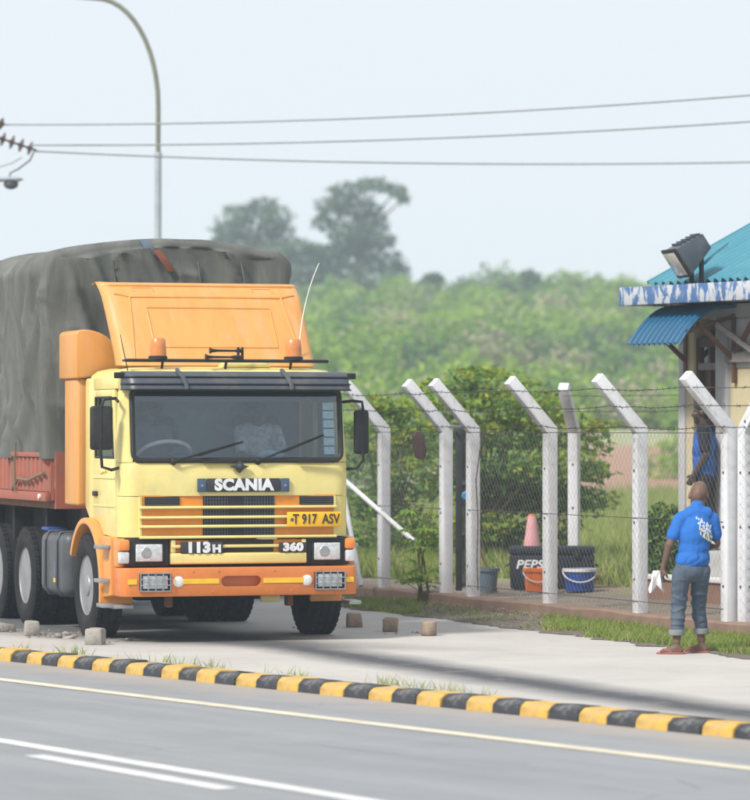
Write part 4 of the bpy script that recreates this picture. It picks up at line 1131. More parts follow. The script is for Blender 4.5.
# barbed wires on the arms, from post to post, with barbs
OUT = -NF
def barbed(parent, anchors, sag=.03, name='barbed_wire'):
    q = MB()
    for i in range(len(anchors)-1):
        a, c = anchors[i], anchors[i+1]; L = (c-a).length; n_ = max(4, int(L/.14)); pts_ = []
        sg = sag*random.uniform(.4, 1.5)
        for k in range(n_+1):
            f = k/n_; p = a.lerp(c, f); p.z -= 4*sg*f*(1-f); p += Vector(mnoise.noise_vector(p*2.5))*.012; pts_.append(p)
        q.tube(pts_, .0042, 4)
        for p in pts_[1:-1]:
            for _ in range(2):
                d = Vector((random.gauss(0, 1), random.gauss(0, 1), random.gauss(0, 1))).normalized()*.026; q.tube([p-d, p+d], .003, 3)
    o = q.build(name, M['wire'], parent, smooth=False, recalc=False)
    return tag(o, kind=None)
def arm_pt(t, f): return fence_pt(t, 0, .15) + OUT*(.115+.48*f) + Vector((0, 0, 1.90+.54*f)) - fence.location
for f, sg in ((.86, .02), (.52, .035), (.14, .03)):
    barbed(fence, [arm_pt(t, f) for t in PTall], sg)
straight = [t for t in PTall]
for z in (1.90, 1.0, .12):
    q = MB()
    q.tube([fence_pt(t, 0, .15+z) + OUT*.071 - fence.location for t in [PTall[k] for k in range(5)] + [PT[1]]], .004, 4)
    q.tube([fence_pt(t, 0, .15+z) + OUT*.071 - fence.location for t in PT[2:]], .004, 4)
    q.build('tension_wire', M['wire'], fence, recalc=False)
def chain(parent, P, t0, t1, z0, z1, r=.0011, pitch=.085):
    """diamond mesh of thin wires; P(t,z) gives the point"""
    q = MB(); H = z1-z0
    def wire_line(a, c):
        n_ = 1
        pts_ = [P(*a), P(*c)]; d = (pts_[1]-pts_[0]).normalized(); s_ = d.cross(Vector((.3, .8, .1))).normalized(); u_ = d.cross(s_)
        vs = []
        for e in pts_:
            for k in range(3): vs.append(e + (s_*math.cos(2.094*k) + u_*math.sin(2.094*k))*r)
        q.add(vs, [(0, 1, 4, 3), (1, 2, 5, 4), (2, 0, 3, 5)])
    SL = 1.25   # dz/dt
    t = t0 - H/SL
    while t < t1:
        a0, a1 = max(t, t0), min(t + H/SL, t1)
        if a1 > a0:
            wire_line((a0, z0 + (a0-t)*SL), (a1, z0 + (a1-t)*SL)); wire_line((a0, z1 - (a0-t)*SL), (a1, z1 - (a1-t)*SL))
        t += pitch
    return tag(q.build('wire_mesh', M['mesh'], parent, smooth=False, recalc=False), kind='stuff')
Pf = lambda t, z: fence_pt(t, 0, z) + OUT*(.074 + .012*math.sin(t*3 + z*2)) - fence.location
for ta, tb in ((PTall[0], PTall[2]), (PTall[2], PT[0]), (PT[0], PT[1]), (PT[2], PT[3]), (PT[3], PT[4]), (PT[4], PT[5])):
    chain(fence, Pf, ta, tb, .17, 2.06)
# corner post turned away, and the next stretch past it
cp = at(746, 428, 39.35); cpz = Vector((cp.x, cp.y, .15))
add_post(fence, cpz, math.atan2(-.80, .42))
cdir = Vector((.95, .30, 0)).normalized()
np_ = cpz + cdir*2.2; add_post(fence, np_, math.atan2(-.80, .42))
Pc = lambda t, z: cpz + cdir*t + Vector((.3, -.95, 0))*.072 + Vector((0, 0, z-.15)) - fence.location
chain(fence, Pc, -.1, 2.2, .17, 2.06)
for f in (.86, .52, .14):
    o3 = Vector((.42, -.80, 0)).normalized()
    barbed(fence, [arm_pt(PT[5], f), cpz - fence.location + o3*(.115+.48*f) + Vector((0, 0, 1.9+.54*f)), np_ - fence.location + o3*(.115+.48*f) + Vector((0, 0, 1.9+.54*f))], .01)
# return fence with a post behind the drinks box
bp = at(574, 428, 49.4); bpz = Vector((bp.x, bp.y, .1))
rear = empty('rear_fence', bpz); tag(rear, 'single white bent-top post with wires, standing behind the dark drinks box', 'fence post')
rp = add_post(rear, bpz + Vector((0, 0, .04)), math.atan2(-.86, -.28))
bw2 = [Vector((-.28, -.86, 0)).normalized()*(.115+.48*f) + Vector((0, 0, 1.94+.54*f)) for f in (.86, .5, .12)]
for v_ in bw2: barbed(rear, [v_, v_ + Vector((2.6, -.9, .05))], .02)
# diagonal braces of the first post
for (a, c) in ((at(333, 470, 48.2), at(414, 541, 47.4)), (at(342, 486, 48.0), at(361, 586, 47.3))):
    q = MB(); q.tube([a - fence.location, c - fence.location], .030, 8); q.build('brace', M['white_paint'], fence)
# loose dark cable running down the gate post
q = MB(); q.tube([at(478+dx, y, 45.2) - fence.location for dx, y in ((6, 430), (2, 450), (-2, 480), (0, 520), (-1, 560), (0, 590))], .008, 5); q.build('loose_cable', M['wire'], fence)

# narrow black gate, open and seen edge-on
gate = empty('metal_gate', fence_pt(PT[1], .05, .15)); tag(gate, 'narrow black metal gate standing open between two white fence posts', 'gate')
gd = (fence_pt(PT[1], 0) - at(447, 428, fence_pt(PT[1], 0).y)).normalized()
gx = Vector((.16, .98, 0)).normalized()
g0 = Vector((.105, .0, 0))
for k, (u_, nm) in enumerate(((0, 'gate_stile'), (.98, 'gate_stile'))):
    p = g0 + gx*u_; q = MB(); q.bar(p + Vector((0, 0, .03)), p + Vector((0, 0, 1.98)), .075, .075, (1, 0, 0)); q.build(nm, M['gate'], gate, bevel=.006)
for z in (.08, .7, 1.3, 1.95):
    q = MB(); q.bar(g0 + gx*.03 + Vector((0, 0, z)), g0 + gx*.95 + Vector((0, 0, z)), .035, .045); q.build('gate_rail', M['gate'], gate)
for k in range(6):
    p = g0 + gx*(.14 + .14*k); q = MB(); q.tube([p + Vector((0, 0, .10)), p + Vector((0, 0, 1.93))], .009, 6); q.build('gate_bar', M['gate'], gate)
q = MB(); q.bar(Vector((-.02, 0, 1.97)), fence_pt(PT[2], 0, 0) - fence_pt(PT[1], .05, 0) + Vector((0, 0, 1.97)), .03, .03); q.build('gate_lintel', M['steel'], gate)
q = MB(); q.lathe([(.05, -.03), (.06, -.015), (.06, .02), (.045, .035)], g0 + Vector((.09, -.04, 1.15)), (0, -1, 0), 16); q.build('lock_cover', M['padlock'], gate)
# reddish scrap hanging on the wire
sc_ = at(419, 445, 46.9)
q = MB(); q.loft([[Vector((math.cos(a)*rx, math.sin(a)*.025, z)) for a in [2*math.pi*k/12 for k in range(12)]] for z, rx in ((-.17, .03), (-.15, .065), (-.08, .08), (0, .08), (.09, .075), (.14, .055), (.16, .02))], closed=True, caps=True)
so_ = q.build('hanging_scrap', M['scrap']); so_.location = sc_; so_.rotation_euler = (.1, R(-8), 0)
q = MB(); q.tube([(0, 0, .15), (.01, 0, .26)], .006, 5); q.build('hook', M['wire'], so_)
tag(so_, 'small reddish brown oval scrap hanging from the fence wire left of the gate', 'scrap')

# ------------------------------------------------------------------ things in the yard
def yard(px, py, z=.10): return grd(px, py, z)
# drinks box
c = yard(553, 589); bx = empty('drinks_box', c + Vector((0, .28, 0)), R(-4)); tag(bx, 'dark navy drinks cool box with white lettering behind the fence post', 'cool box')
hw = .53
q = MB(); q.prism([(-hw+.02, 0), (hw-.02, 0), (hw, .42), (-hw, .42)], -.27, .27, 'xz'); q.build('body', M['navy'], bx, bevel=.03, seg=3)
q = MB(); q.box(-hw-.002, hw+.002, -.272, .272, .425, .525); q.build('lid', M['navy'], bx, bevel=.03, seg=3)
text('lettering', 'PEPSI', .150, M['letter'], bx, (-.255, -.2755, .30), 1.1, .004, .003, .25)
q = MB(); q.box(.28, .36, -.30, -.286, .38, .47); q.build('latch', M['black'], bx, bevel=.008)
for s in (-1, 1): q = MB(); q.tube([(s*(hw+.005), -.1, .30), (s*(hw+.04), -.1, .28), (s*(hw+.04), .1, .28), (s*(hw+.005), .1, .30)], .012, 6); q.build('handle', M['black'], bx)
def bucket(px, py, w0, w1, h, m, label, rim, handle=True, grp='plastic buckets on the yard soil'):
    p = yard(px, py); e = empty('bucket', p); tag(e, label, 'bucket', grp)
    q = MB(); q.lathe([(w0-.02, .01), (w0, 0), (w0+.004, .02), (w1, h), (w1+.012, h), (w1+.014, h-.03), (w1+.004, h-.035)][:4] + [(w1-.006, h), (w0-.006, .02), (.001, .02)], (0, 0, 0), (0, 0, 1), 28); q.build('body', m, e)
    q = MB(); q.lathe([(w1-.004, h-.035), (w1+.016, h-.035), (w1+.018, h+.002), (w1-.004, h+.004)], (0, 0, 0), (0, 0, 1), 28, closed=True); q.build('rim', rim, e)
    if handle:
        q = MB(); q.tube([(w1*math.cos(a), -.02 - .17*math.sin(a)*.6 - .04, h - .02 - .15*math.sin(a)) if False else ((w1+.012)*math.cos(a), -(w1+.02)*math.sin(a), h-.03-.13*math.sin(a)) for a in [math.pi*k/12 for k in range(13)]], .008, 6); q.build('handle', M['white_plastic'], e)
    return e
bucket(537.5, 591, .145, .165, .275, M['bucket_orange'], 'orange plastic bucket with a white handle in front of the dark drinks box', M['bucket_orange'])
bucket(579.5, 591, .17, .195, .275, M['bucket_blue'], 'blue plastic bucket with a white rim beside the drinks box', M['white_plastic'])
gb = bucket(487, 592, .11, .14, .29, M['bucket_grey'], 'small grey blue bucket holding a stick next to the right gate post', M['bucket_grey'], False)
q = MB(); q.tube([gb.location + Vector(v) for v in ((.12, -.05, .0), (.0, .02, .30), (-.17, .12, .72))], .016, 6); st_ = q.build('broom_stick', M['wood'])
tag(st_, 'thin brown wooden stick leaning in the small grey bucket by the gate', 'stick')
def cone(p, rz, tilt, label):
    e = empty('traffic_cone', p, rz); e.rotation_euler = tilt; tag(e, label, 'traffic cone', 'faded traffic cones by the drinks box')
    q = MB(); q.lathe([(.155, .03), (.15, .05), (.055, .74), (.045, .76), (.02, .765)], (0, 0, 0), (0, 0, 1), 24); q.build('body', M['cone_pink'], e)
    q = MB(); q.box(-.19, .19, -.19, .19, 0, .03); q.build('base', M['cone_pink'], e, bevel=.01)
    q = MB(); q.lathe([(.058, .70), (.048, .768), (.02, .772)], (0, 0, 0), (0, 0, 1), 20); q.build('tip', M['bumper'], e)
    return e
c = at(532, 513, 48.9); cone(Vector((c.x, c.y, .25)), .2, (0, 0, 0), 'faded pink traffic cone standing upright behind the drinks box')
# its stand: an upturned crate hidden behind the box
q = MB(); q.box(c.x-.25, c.x+.25, c.y-.2, c.y+.25, .08, .25); tag(q.build('crate', M['block'], bevel=.02), 'low grey crate under the upright pink cone behind the drinks box', 'crate')
c = at(606, 577, 48.9); cone(Vector((c.x-.80, c.y+.15, .43)), .0, (0, R(106), R(12)), 'faded pink traffic cone lying on its side right of the drinks box')

# concrete blocks round the truck
def block(px, py, wx, wy_, h, label, m, cyl=False, rz=0, sl=0):
    p = grd(px, py)
    q = MB()
    if cyl: q.lathe([(wx*.44, 0), (wx*.5, .02), (wx*.5, h-.02), (wx*.46, h)], (0, 0, 0), (0, 0, 1), 18)
    else: q.add([(-wx/2, -wy_/2, 0), (wx/2, -wy_/2, 0), (wx/2, wy_/2, 0), (-wx/2, wy_/2, 0), (-wx/2*.96, -wy_/2, h), (wx/2*.9, -wy_/2*.94, h-sl), (wx/2*.9, wy_/2, h-sl), (-wx/2, wy_/2*.95, h)],
                [(0, 3, 2, 1), (4, 5, 6, 7), (0, 1, 5, 4), (1, 2, 6, 5), (2, 3, 7, 6), (3, 0, 4, 7)])
    o = q.build('concrete_block', m, bevel=.018, seg=2, sub=2, jit=.012)
    o.location = p + Vector((0, wy_/2, -.006)); o.rotation_euler = (0, 0, R(rz)); tag(o, label, 'concrete block', 'rough concrete blocks on the paving')
    return o
block(31.5, 636, .155, .16, .155, 'small grey concrete block in front of the second left truck wheel', M['block'], rz=12)
block(95, 645, .175, .17, .165, 'pale grey concrete block just ahead of the front left truck wheel', M['block'], rz=-14)
block(3, 632, .22, .18, .12, 'dark low concrete block at the left picture edge by the rear wheel', M['block'], rz=20, sl=.05)
block(354, 627.5, .16, .16, .155, 'squared concrete block beside the front right truck wheel', M['block_tan'], rz=8)
block(390.5, 632, .155, .15, .15, 'middle one of the three brown concrete blocks right of the truck', M['block_tan'], rz=-6)
block(429, 636, .165, .15, .155, 'round brown concrete stub farthest right from the truck', M['block_tan'], cyl=True)
for px, py, k in ((58, 637, .05), (70, 638, .06), (52, 634, .035), (78, 635, .03), (66, 633, .045)):
    pass
rub = MB()
for px, py, k in ((60, 638, .035), (70, 638.5, .04), (66, 635, .03), (76, 637, .025)):
    rub.ball(grd(px, py) + Vector((0, 0, k*.3)), k, 8, 6, (1.4, 1, .7))
tag(rub.build('rubble', M['block'], jit=.03, smooth=False), 'heap of broken grey concrete crumbs between the two left wheels', 'rubble', kind='stuff')

# ------------------------------------------------------------------ guard house
HB = Vector((3.7, 46.0, 0)); house = empty('guard_house', HB, R(-60))
tag(house, 'guard house with blue corrugated roof, peeling blue fascia and blue awning', 'building')
def hb(name, m, x0, x1, y0, y1, z0, z1, parent=None, **k): return MB().box(x0, x1, y0, y1, z0, z1).build(name, m, parent or house, **k)
hb('floor_slab', M['floor_cement'], .42, 6, -.41, -.052, -.1, .68, bevel=.01); hb('foundation', M['grey_wall'], -.10, 6, -.050, 5, -.1, .68)
lg = hb('step', M['brick_red'], 0.0, 2.6, -.62, -.413, -.1, .33); hb('step_top', M['ledge_white'], -.03, 2.62, -.65, -.413, .332, .39, lg, bevel=.012)
hb('pilaster', M['grey_wall'], -.12, .015, -.07, .20, .682, 3.38, bevel=.008)
hb('pilaster_face', M['cream'], .017, .17, -.045, .20, .682, 3.38)
hb('pilaster', M['grey_wall'], .64, .88, -.07, .20, .682, 3.38, bevel=.008)
hb('wall', M['cream'], .882, 6, -.02, .18, .682, 3.38); hb('end_wall', M['cream'], -.06, .12, .202, 5, .682, 3.38)
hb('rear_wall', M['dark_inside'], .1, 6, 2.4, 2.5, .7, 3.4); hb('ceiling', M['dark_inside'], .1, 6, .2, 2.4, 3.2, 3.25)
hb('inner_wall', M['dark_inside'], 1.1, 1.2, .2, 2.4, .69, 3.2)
hb('ring_beam', M['grey_wall'], -.12, 6, -.055, .25, 3.382, 3.538)
# door frame, transom, side glass
fr_ = hb('door_frame', M['wood'], .172, .215, -.01, .08, .682, 3.15); hb('frame_head', M['wood'], .217, .638, -.01, .08, 3.05, 3.15, fr_)
hb('frame_post', M['wood'], .42, .465, -.012, .078, 2.36, 3.048, fr_); hb('transom', M['grey_wood'], .217, .638, -.014, .076, 2.78, 2.86, fr_)
hb('frame_post', M['wood'], .597, .638, -.01, .08, .682, 2.778, fr_)
pn = hb('window', M['side_glass'], .217, .42, .03, .036, 2.862, 3.048)
hb('upper_panel', M['grey_wall'], .88, 2.6, -.04, -.022, 2.80, 3.36)
hb('beam', M['grey_wood'], .88, 2.8, -.10, -.045, 2.86, 2.98); 
# fascia slab and gutter
hb('fascia', M['fascia'], -.40, 6, -.72, -.62, 3.54, 3.755, bevel=.008)
hb('fascia_end', M['fascia'], -.40, -.30, -.618, 5, 3.54, 3.752, bevel=.008)
hb('canopy_slab', M['floor_cement'], -.298, 6, -.618, 5, 3.56, 3.68)
# corrugated roof
def corrugated(name, m, x0, x1, prof, pitch=.12, amp=.016, nseg=6, parent=None, solid=.006):
    """prof: list of (y,z) down the slope; waves across x"""
    n_ = int((x1-x0)/pitch*nseg); rg = []
    pr = [Vector((0, p[0], p[1])) for p in prof]
    for i, p in enumerate(pr):
        tng = (pr[min(i+1, len(pr)-1)] - pr[max(i-1, 0)]).normalized(); nn = Vector((0, -tng.z, tng.y))
        if nn.z < 0: nn = -nn
        rg.append([p + Vector((x0 + (x1-x0)*k/n_, 0, 0)) + nn*amp*math.sin(2*math.pi*k/nseg) for k in range(n_+1)])
    return MB().loft(rg).build(name, m, parent or house, solid=solid, ang=80)
rs = .49
rf = empty('roof', (0, 0, 0), 0, house)
for k in range(7):
    x0 = -.10 + k*.9
    corrugated('roof_sheet', M['blue_roof'], x0, x0+.93, [(-.52, 3.79 + .003*(k % 2)), (.8, 3.79+1.32*rs + .003*(k % 2)), (2.4, 3.79+2.92*rs + .003*(k % 2)), (3.6, 3.79+4.12*rs + .003*(k % 2))], .15, .026, 8, rf)
q = MB(); q.bar((-.11, -.50, 3.82), (-.11, 3.6, 3.82+4.1*rs), .05, .02, (0, 0, 1)); q.build('verge_trim', M['blue_roof'], rf)
q = MB(); q.tube([(.55, -.50, 3.83), (.30, .35, 3.83+.85*rs + .03)], .014, 6); q.build('conduit', M['blue_roof'], rf)
hb('roof_fill', M['grey_wood'], 0.0, 6, -.3, -.2, 3.682, 3.86)
# curved awning with brackets
prof = []
for k in range(11):
    f = k/10; yy = .0 - .86*f; zz = 3.53 - .07*f - .39*(max(0, f-.35)/.65)**1.9; prof.append((yy, zz))
aw = corrugated('awning', M['blue_awning'], .0, 1.06, prof, .105, .030, 8)
for x in (.02, 1.0):
    q = MB(); q.bar((x, -.02, 2.86), (x, -.56, 3.30), .045, .045); q.build('awning_bracket', M['wood'], aw)
    q = MB(); q.bar((x, -.02, 3.40), (x, -.74, 3.20), .04, .045); q.build('awning_bracket', M['wood'], aw)
    q = MB(); q.bar((x, -.05, 2.62), (x, -.05, 3.42), .05, .05); q.build('awning_bracket', M['wood'], aw)
q = MB(); q.bar((1.0, -.30, 3.30), (1.9, -.05, 2.75), .05, .06); q.build('awning_bracket', M['grey_wood'], aw)
q = MB(); q.bar((1.0, -.05, 2.95), (1.9, -.40, 3.35), .05, .05); q.build('awning_bracket', M['wood'], aw)
# floodlight on the fascia
fl = empty('floodlight', HB + Matrix.Rotation(R(-60), 3, 'Z') @ Vector((.98, -.60, 3.757)), R(-60)); tag(fl, 'dark grey floodlight on two legs standing on the peeling blue fascia', 'floodlight')
FLM = Matrix.Translation((-.02, .0, .37)) @ Matrix.Rotation(R(-14), 4, 'Z') @ Matrix.Rotation(R(34), 4, 'X') @ Matrix.Scale(1.03, 4)
def fbox(vs, fs, name, m, bevel=0):
    q = MB(); q.add([FLM @ Vector(v) for v in vs], fs); return q.build(name, m, fl, bevel=bevel)
cube = [(0, 3, 2, 1), (4, 5, 6, 7), (0, 1, 5, 4), (1, 2, 6, 5), (2, 3, 7, 6), (3, 0, 4, 7)]
# opening looks towards local -y
fbox([(-.20, -.22, -.17), (.20, -.22, -.17), (.13, .17, -.06), (-.13, .17, -.06), (-.20, -.22, .17), (.20, -.22, .17), (.13, .17, .13), (-.13, .17, .13)], cube, 'housing', M['grey_plastic'], .015)
fbox([(-.215, -.25, -.185), (.215, -.25, -.185), (.215, -.222, -.185), (-.215, -.222, -.185), (-.215, -.25, .185), (.215, -.25, .185), (.215, -.222, .185), (-.215, -.222, .185)], cube, 'bezel', M['black'], .008)
fbox([(-.17, -.262, -.145), (.17, -.262, -.145), (.17, -.252, -.145), (-.17, -.252, -.145), (-.17, -.262, .145), (.17, -.262, .145), (.17, -.252, .145), (-.17, -.252, .145)], cube, 'lamp_glass', M['lamp_glass'], .003)
for k in range(5):
    y = -.12 + k*.06; q = MB(); hh = .17 - (y+.22)/.39*.05; q.add([FLM @ Vector(v) for v in [(-.15, y, hh), (.15, y, hh), (.15, y+.012, hh), (-.15, y+.012, hh), (-.15, y, hh+.03), (.15, y, hh+.03), (.15, y+.012, hh+.03), (-.15, y+.012, hh+.03)]], cube); q.build('cooling_fin', M['grey_plastic'], fl)
for x in (-.08, .12):
    q = MB(); q.bar((x, .02, .0), (x, .02, .30), .04, .04, (1, 0, 0)); q.build('bracket_leg', M['black'], fl)
q = MB(); q.box(-.16, .20, -.04, .08, -.002, .012); q.build('foot_plate', M['black'], fl)

# ------------------------------------------------------------------ poles and wires
lp = empty('street_lamp', Vector((at(158, 428, 70).x, 70, 0))); tag(lp, 'tall grey street lamp post with a curved arm rising behind the truck', 'street lamp')
zt = at(158, 62, 70).z
pts_ = [Vector((0, 0, z)) for z in (-.1, 3, 6, zt-.4)]
q = MB(); q.tube([(0, 0, -.1), (0, 0, 3.2)], .085, 12); q.tube([(0, 0, 3.2), (0, 0, 6.98)], .062, 12); q.build('pole', M['galv'], lp)
q = MB(); q.lathe([(.066, -.05), (.075, 0), (.066, .05)], (0, 0, 7.0), (0, 0, 1), 14); q.build('pole_joint', M['galv'], lp)
q = MB(); arm_ = [Vector((0, 0, 6.98)), Vector((0, 0, 7.9))]; 
for k in range(1, 13):
    a = R(90*k/12); arm_.append(Vector((-1.12 + 1.12*math.cos(a), 0, 7.9 + 1.92*math.sin(a))))
arm_ += [Vector((-1.6, 0, 9.86)), Vector((-2.4, 0, 9.95))]
q.tube(arm_, [.045]*len(arm_), 10); q.build('arm', M['pole_dark'], lp)
q = MB(); q.loft([[Vector((-2.4 - u, .12*w_*math.cos(a), 9.95 + .06*w_*math.sin(a))) for a in [2*math.pi*k/10 for k in range(10)]] for u, w_ in ((0, .4), (.1, .9), (.4, 1.1), (.6, .8), (.68, .2))], closed=True, caps=True); q.build('lamp_head', M['grey_plastic'], lp)
# utility pole just out of the frame with strain insulators and a lamp
UZ = 65.0
up_ = empty('utility_pole', Vector((at(-62, 428, UZ).x, UZ, 0))); tag(up_, 'utility pole gear with brown disc insulators and a lamp at the left picture edge', 'utility pole')
q = MB(); q.tube([(0, 0, -.2), (0, 0, 8.2)], [.17, .11], 12); q.build('pole', M['pole_concrete'], up_)
o_ = up_.location
ends = {}
for k, (pa, pb, nm) in enumerate((((-60, 104), (4, 124.5), 0), ((-60, 118), (31, 148.5), 1))):
    a = at(*pa, UZ) - o_; c = at(*pb, UZ + .6*k) - o_; dv = (c-a).normalized()
    if nm == 1:
        q = MB(); q.tube([a, c + dv*.10], .018, 6); q.build('insulator_rod', M['wire'], up_)
        for j in range(5):
            q = MB(); p = c - dv*(.02 + .165*j); q.lathe([(.02, -.06), (.035, -.035), (.10, -.012), (.125, .0), (.10, .012), (.03, .02), (.02, .05)], p, dv, 18); q.build('insulator_disc', M['ceramic'], up_)
    else:
        q = MB(); q.tube([a, c], .02, 6); q.build('insulator_rod', M['wire'], up_)
        for j in range(3):
            q = MB(); p = c - dv*(.05 + .165*j); q.lathe([(.02, -.06), (.10, -.012), (.115, .0), (.10, .012), (.02, .05)], p, dv, 18); q.build('insulator_disc', M['ceramic'], up_)
q = MB(); q.bar(at(-64, 100, UZ) - o_, at(-56, 122, UZ) - o_, .1, .1); q.build('crossarm', M['dark'], up_)
q = MB(); pj = [at(*p, UZ) - o_ for p in ((34, 151), (30, 160), (18, 169), (10, 173), (9, 180))]; q.tube(pj, .014, 5); q.build('jumper_cable', M['wire'], up_)
q = MB(); pj = [at(*p, UZ) - o_ for p in ((22, 157), (12, 163), (-4, 168), (-30, 172))]; q.tube(pj, .010, 5); q.build('jumper_cable', M['cable'], up_)
q = MB(); q.tube([at(-62, 176, UZ) - o_, at(2, 181, UZ) - o_], .022, 6); q.build('lamp_arm', M['galv'], up_)
lm = at(9, 181, UZ) - o_
q = MB(); q.loft([[lm + Vector((dx, .13*w_*math.cos(a), .03 + .045*w_*math.sin(a))) for a in [2*math.pi*k/12 for k in range(12)]] for dx, w_ in ((-.32, .3), (-.22, .8), (0, 1.1), (.17, .9), (.235, .25))], closed=True, caps=True); lh = q.build('lamp_head', M['galv'], up_)
q = MB(); q.ball(lm + Vector((.03, 0, -.05)), .12, 16, 10, (1.05, .9, .75)); q.build('lamp_bowl', M['grey_plastic'], lh)
for k, (a, c, ez, nm) in enumerate((((4, 124.5), (800, 91), 60, 'topmost of the three thin overhead power lines crossing the sky'), ((31, 145), (800, 118), 62, 'middle one of the three thin overhead power lines crossing the sky'), ((34, 151), (800, 161), 66, 'lowest of the three thin overhead power lines crossing the sky'))):
    A = at(*a, UZ + (.6 if k == 2 else 0)); C_ = at(*c, ez); q = MB(); pts_ = []
    sag = (.14, .12, .12)[k]
    for j in range(25):
        f = j/24; p = A.lerp(C_, f); p.z -= 4*sag*f*(1-f); pts_.append(p)
    d = (C_-A).normalized(); pts_.append(C_ + d*12)
    q.tube(pts_, .015, 5); o = q.build('power_line', M['cable']); tag(o, nm, 'power line', 'overhead power lines')

# ------------------------------------------------------------------ people
def blob(name, prims, vox, m, parent, it=4, fac=.5, post=None):
    q = MB()
    for p in prims:
        if p[0] == 'c':
            _, a, ra, c, rb = p; a = Vector(a); c = Vector(c)
            q.ball(a, ra, 14, 10); q.ball(c, rb, 14, 10)
            d = c-a
            if d.length > 1e-4: q.tube([a, a.lerp(c, .5), c], [ra, (ra+rb)/2, rb], 14)
        else:
            _, c, r3 = p[:3]; n0 = len(q.v); q.ball((0, 0, 0), 1, 16, 12)
            Mx = Matrix.Translation(Vector(c)) @ (p[3] if len(p) > 3 else Matrix.Identity(4)) @ Matrix.Diagonal((*r3, 1))
            q.v[n0:] = [tuple(Mx @ Vector(v)) for v in q.v[n0:]]
    ob = q.build(name, m, None)
    md = ob.modifiers.new('r', 'REMESH'); md.mode = 'VOXEL'; md.voxel_size = vox
    sm = ob.modifiers.new('s', 'SMOOTH'); sm.iterations = it; sm.factor = fac
    me = bpy.data.meshes.new_from_object(ob.evaluated_get(bpy.context.evaluated_depsgraph_get()))
    ob.modifiers.clear(); ob.data = me
    me.polygons.foreach_set('use_smooth', [True]*len(me.polygons))
    if post:
        for v in me.vertices: v.co = post(v.co.copy())
    me.materials.clear(); me.materials.append(m); ob.parent = parent; return ob
def hand(wrist, d, side, palm_n, k=1.0, curl=.5):
    """palm, four fingers and a thumb as capsules; d = pointing direction, palm_n = palm normal"""
    d = Vector(d).normalized(); nn = Vector(palm_n); nn = (nn - d*nn.dot(d)).normalized(); sd_ = d.cross(nn)*side
    w = Vector(wrist); P = [('e', w + d*.045*k, (.04*k, .04*k, .02*k)) if False else ('c', w, .024*k, w + d*.03*k, .026*k)]
    for j, (off, ln) in enumerate(((-.030, .068), (-.010, .078), (.010, .073), (.029, .058))):
        b0 = w + d*.085*k + sd_*off*k; P.append(('c', w + d*.02*k + sd_*off*.6*k, .016*k, b0, .0125*k))
        t1 = b0 + (d*math.cos(curl*.6) + nn*math.sin(curl*.6))*ln*.5*k; t2 = t1 + (d*math.cos(curl*1.6) + nn*math.sin(curl*1.6))*ln*.5*k
        P += [('c', b0, .0105*k, t1, .0095*k), ('c', t1, .0095*k, t2, .008*k)]
    th0 = w + d*.03*k - sd_*.03*k; th1 = th0 + (d*.6 - sd_*.6 + nn*.35).normalized()*.04*k; th2 = th1 + (d*.9 + nn*.5).normalized()*.032*k
    P += [('c', th0, .014*k, th1, .0115*k), ('c', th1, .0115*k, th2, .009*k)]
    return P
def head_prims(c, yaw, pitch=0, k=1.0):
    """c centre of the skull, face looks to local +y before yaw"""
    Rm = Matrix.Rotation(yaw, 4, 'Z') @ Matrix.Rotation(pitch, 4, 'X')
    def L(v): return Vector(c) + (Rm @ Vector(v))*k
    P = [('e', L((0, -.012, .02)), (.077*k, .095*k, .10*k), Rm), ('e', L((0, .028, -.05)), (.058*k, .066*k, .075*k), Rm),
         ('c', L((0, .075, -.10)), .024*k, L((0, .06, -.105)), .030*k), ('c', L((0, .088, .015)), .011*k, L((0, .106, -.028)), .017*k),
         ('c', L((-.05, .072, .028)), .014*k, L((.05, .072, .028)), .014*k),
         ('c', L((-.018, .092, -.064)), .011*k, L((.018, .092, -.064)), .011*k)]
    for s in (-1, 1):
        P += [('e', L((s*.079, -.012, -.012)), (.012*k, .024*k, .034*k), Rm), ('c', L((s*.044, .062, -.022)), .024*k, L((s*.040, .05, -.06)), .022*k)]
    return P, L
# --- man with his back to the road
man = empty('person', grd(691, 653.5), R(14)); tag(man, 'bald man in blue printed t-shirt and rolled jeans holding a white cloth', 'person')
mk = 1.0
hp, HL = head_prims((.015, .055, 1.475), R(-18), R(-18), 1.06)
SHL, SHR = Vector((-.160, -.0, 1.268)), Vector((.165, .0, 1.258))
ELL, WRL = Vector((-.235, .01, 1.02)), Vector((-.245, .10, .80))
ELR, WRR = Vector((.235, .05, 1.02)), Vector((.12, .25, .93))
HIL, HIR = Vector((-.095, .0, .80)), Vector((.09, .0, .80))
KNL, KNR = Vector((-.12, .02, .43)), Vector((.105, .10, .43))
ANL, ANR = Vector((-.160, -.06, .075)), Vector((.135, .10, .075))
prims = hp + [('c', (.0, -.0, 1.30), .058, (.012, .035, 1.42), .054), ('c', (-.09, -.005, 1.26), .05, (.09, -.005, 1.255), .05), ('e', (0, .0, 1.10), (.115, .075, .22)), ('e', (0, .0, .88), (.115, .08, .14)),
    ('c', SHL, .042, ELL, .042), ('c', ELL, .041, WRL, .028), ('c', SHR, .042, ELR, .042), ('c', ELR, .041, WRR, .028),
    ('c', HIL, .07, KNL, .05), ('c', KNL, .054, ANL + Vector((0, 0, .04)), .036), ('c', HIR, .07, KNR, .05), ('c', KNR, .054, ANR + Vector((0, 0, .04)), .036)]
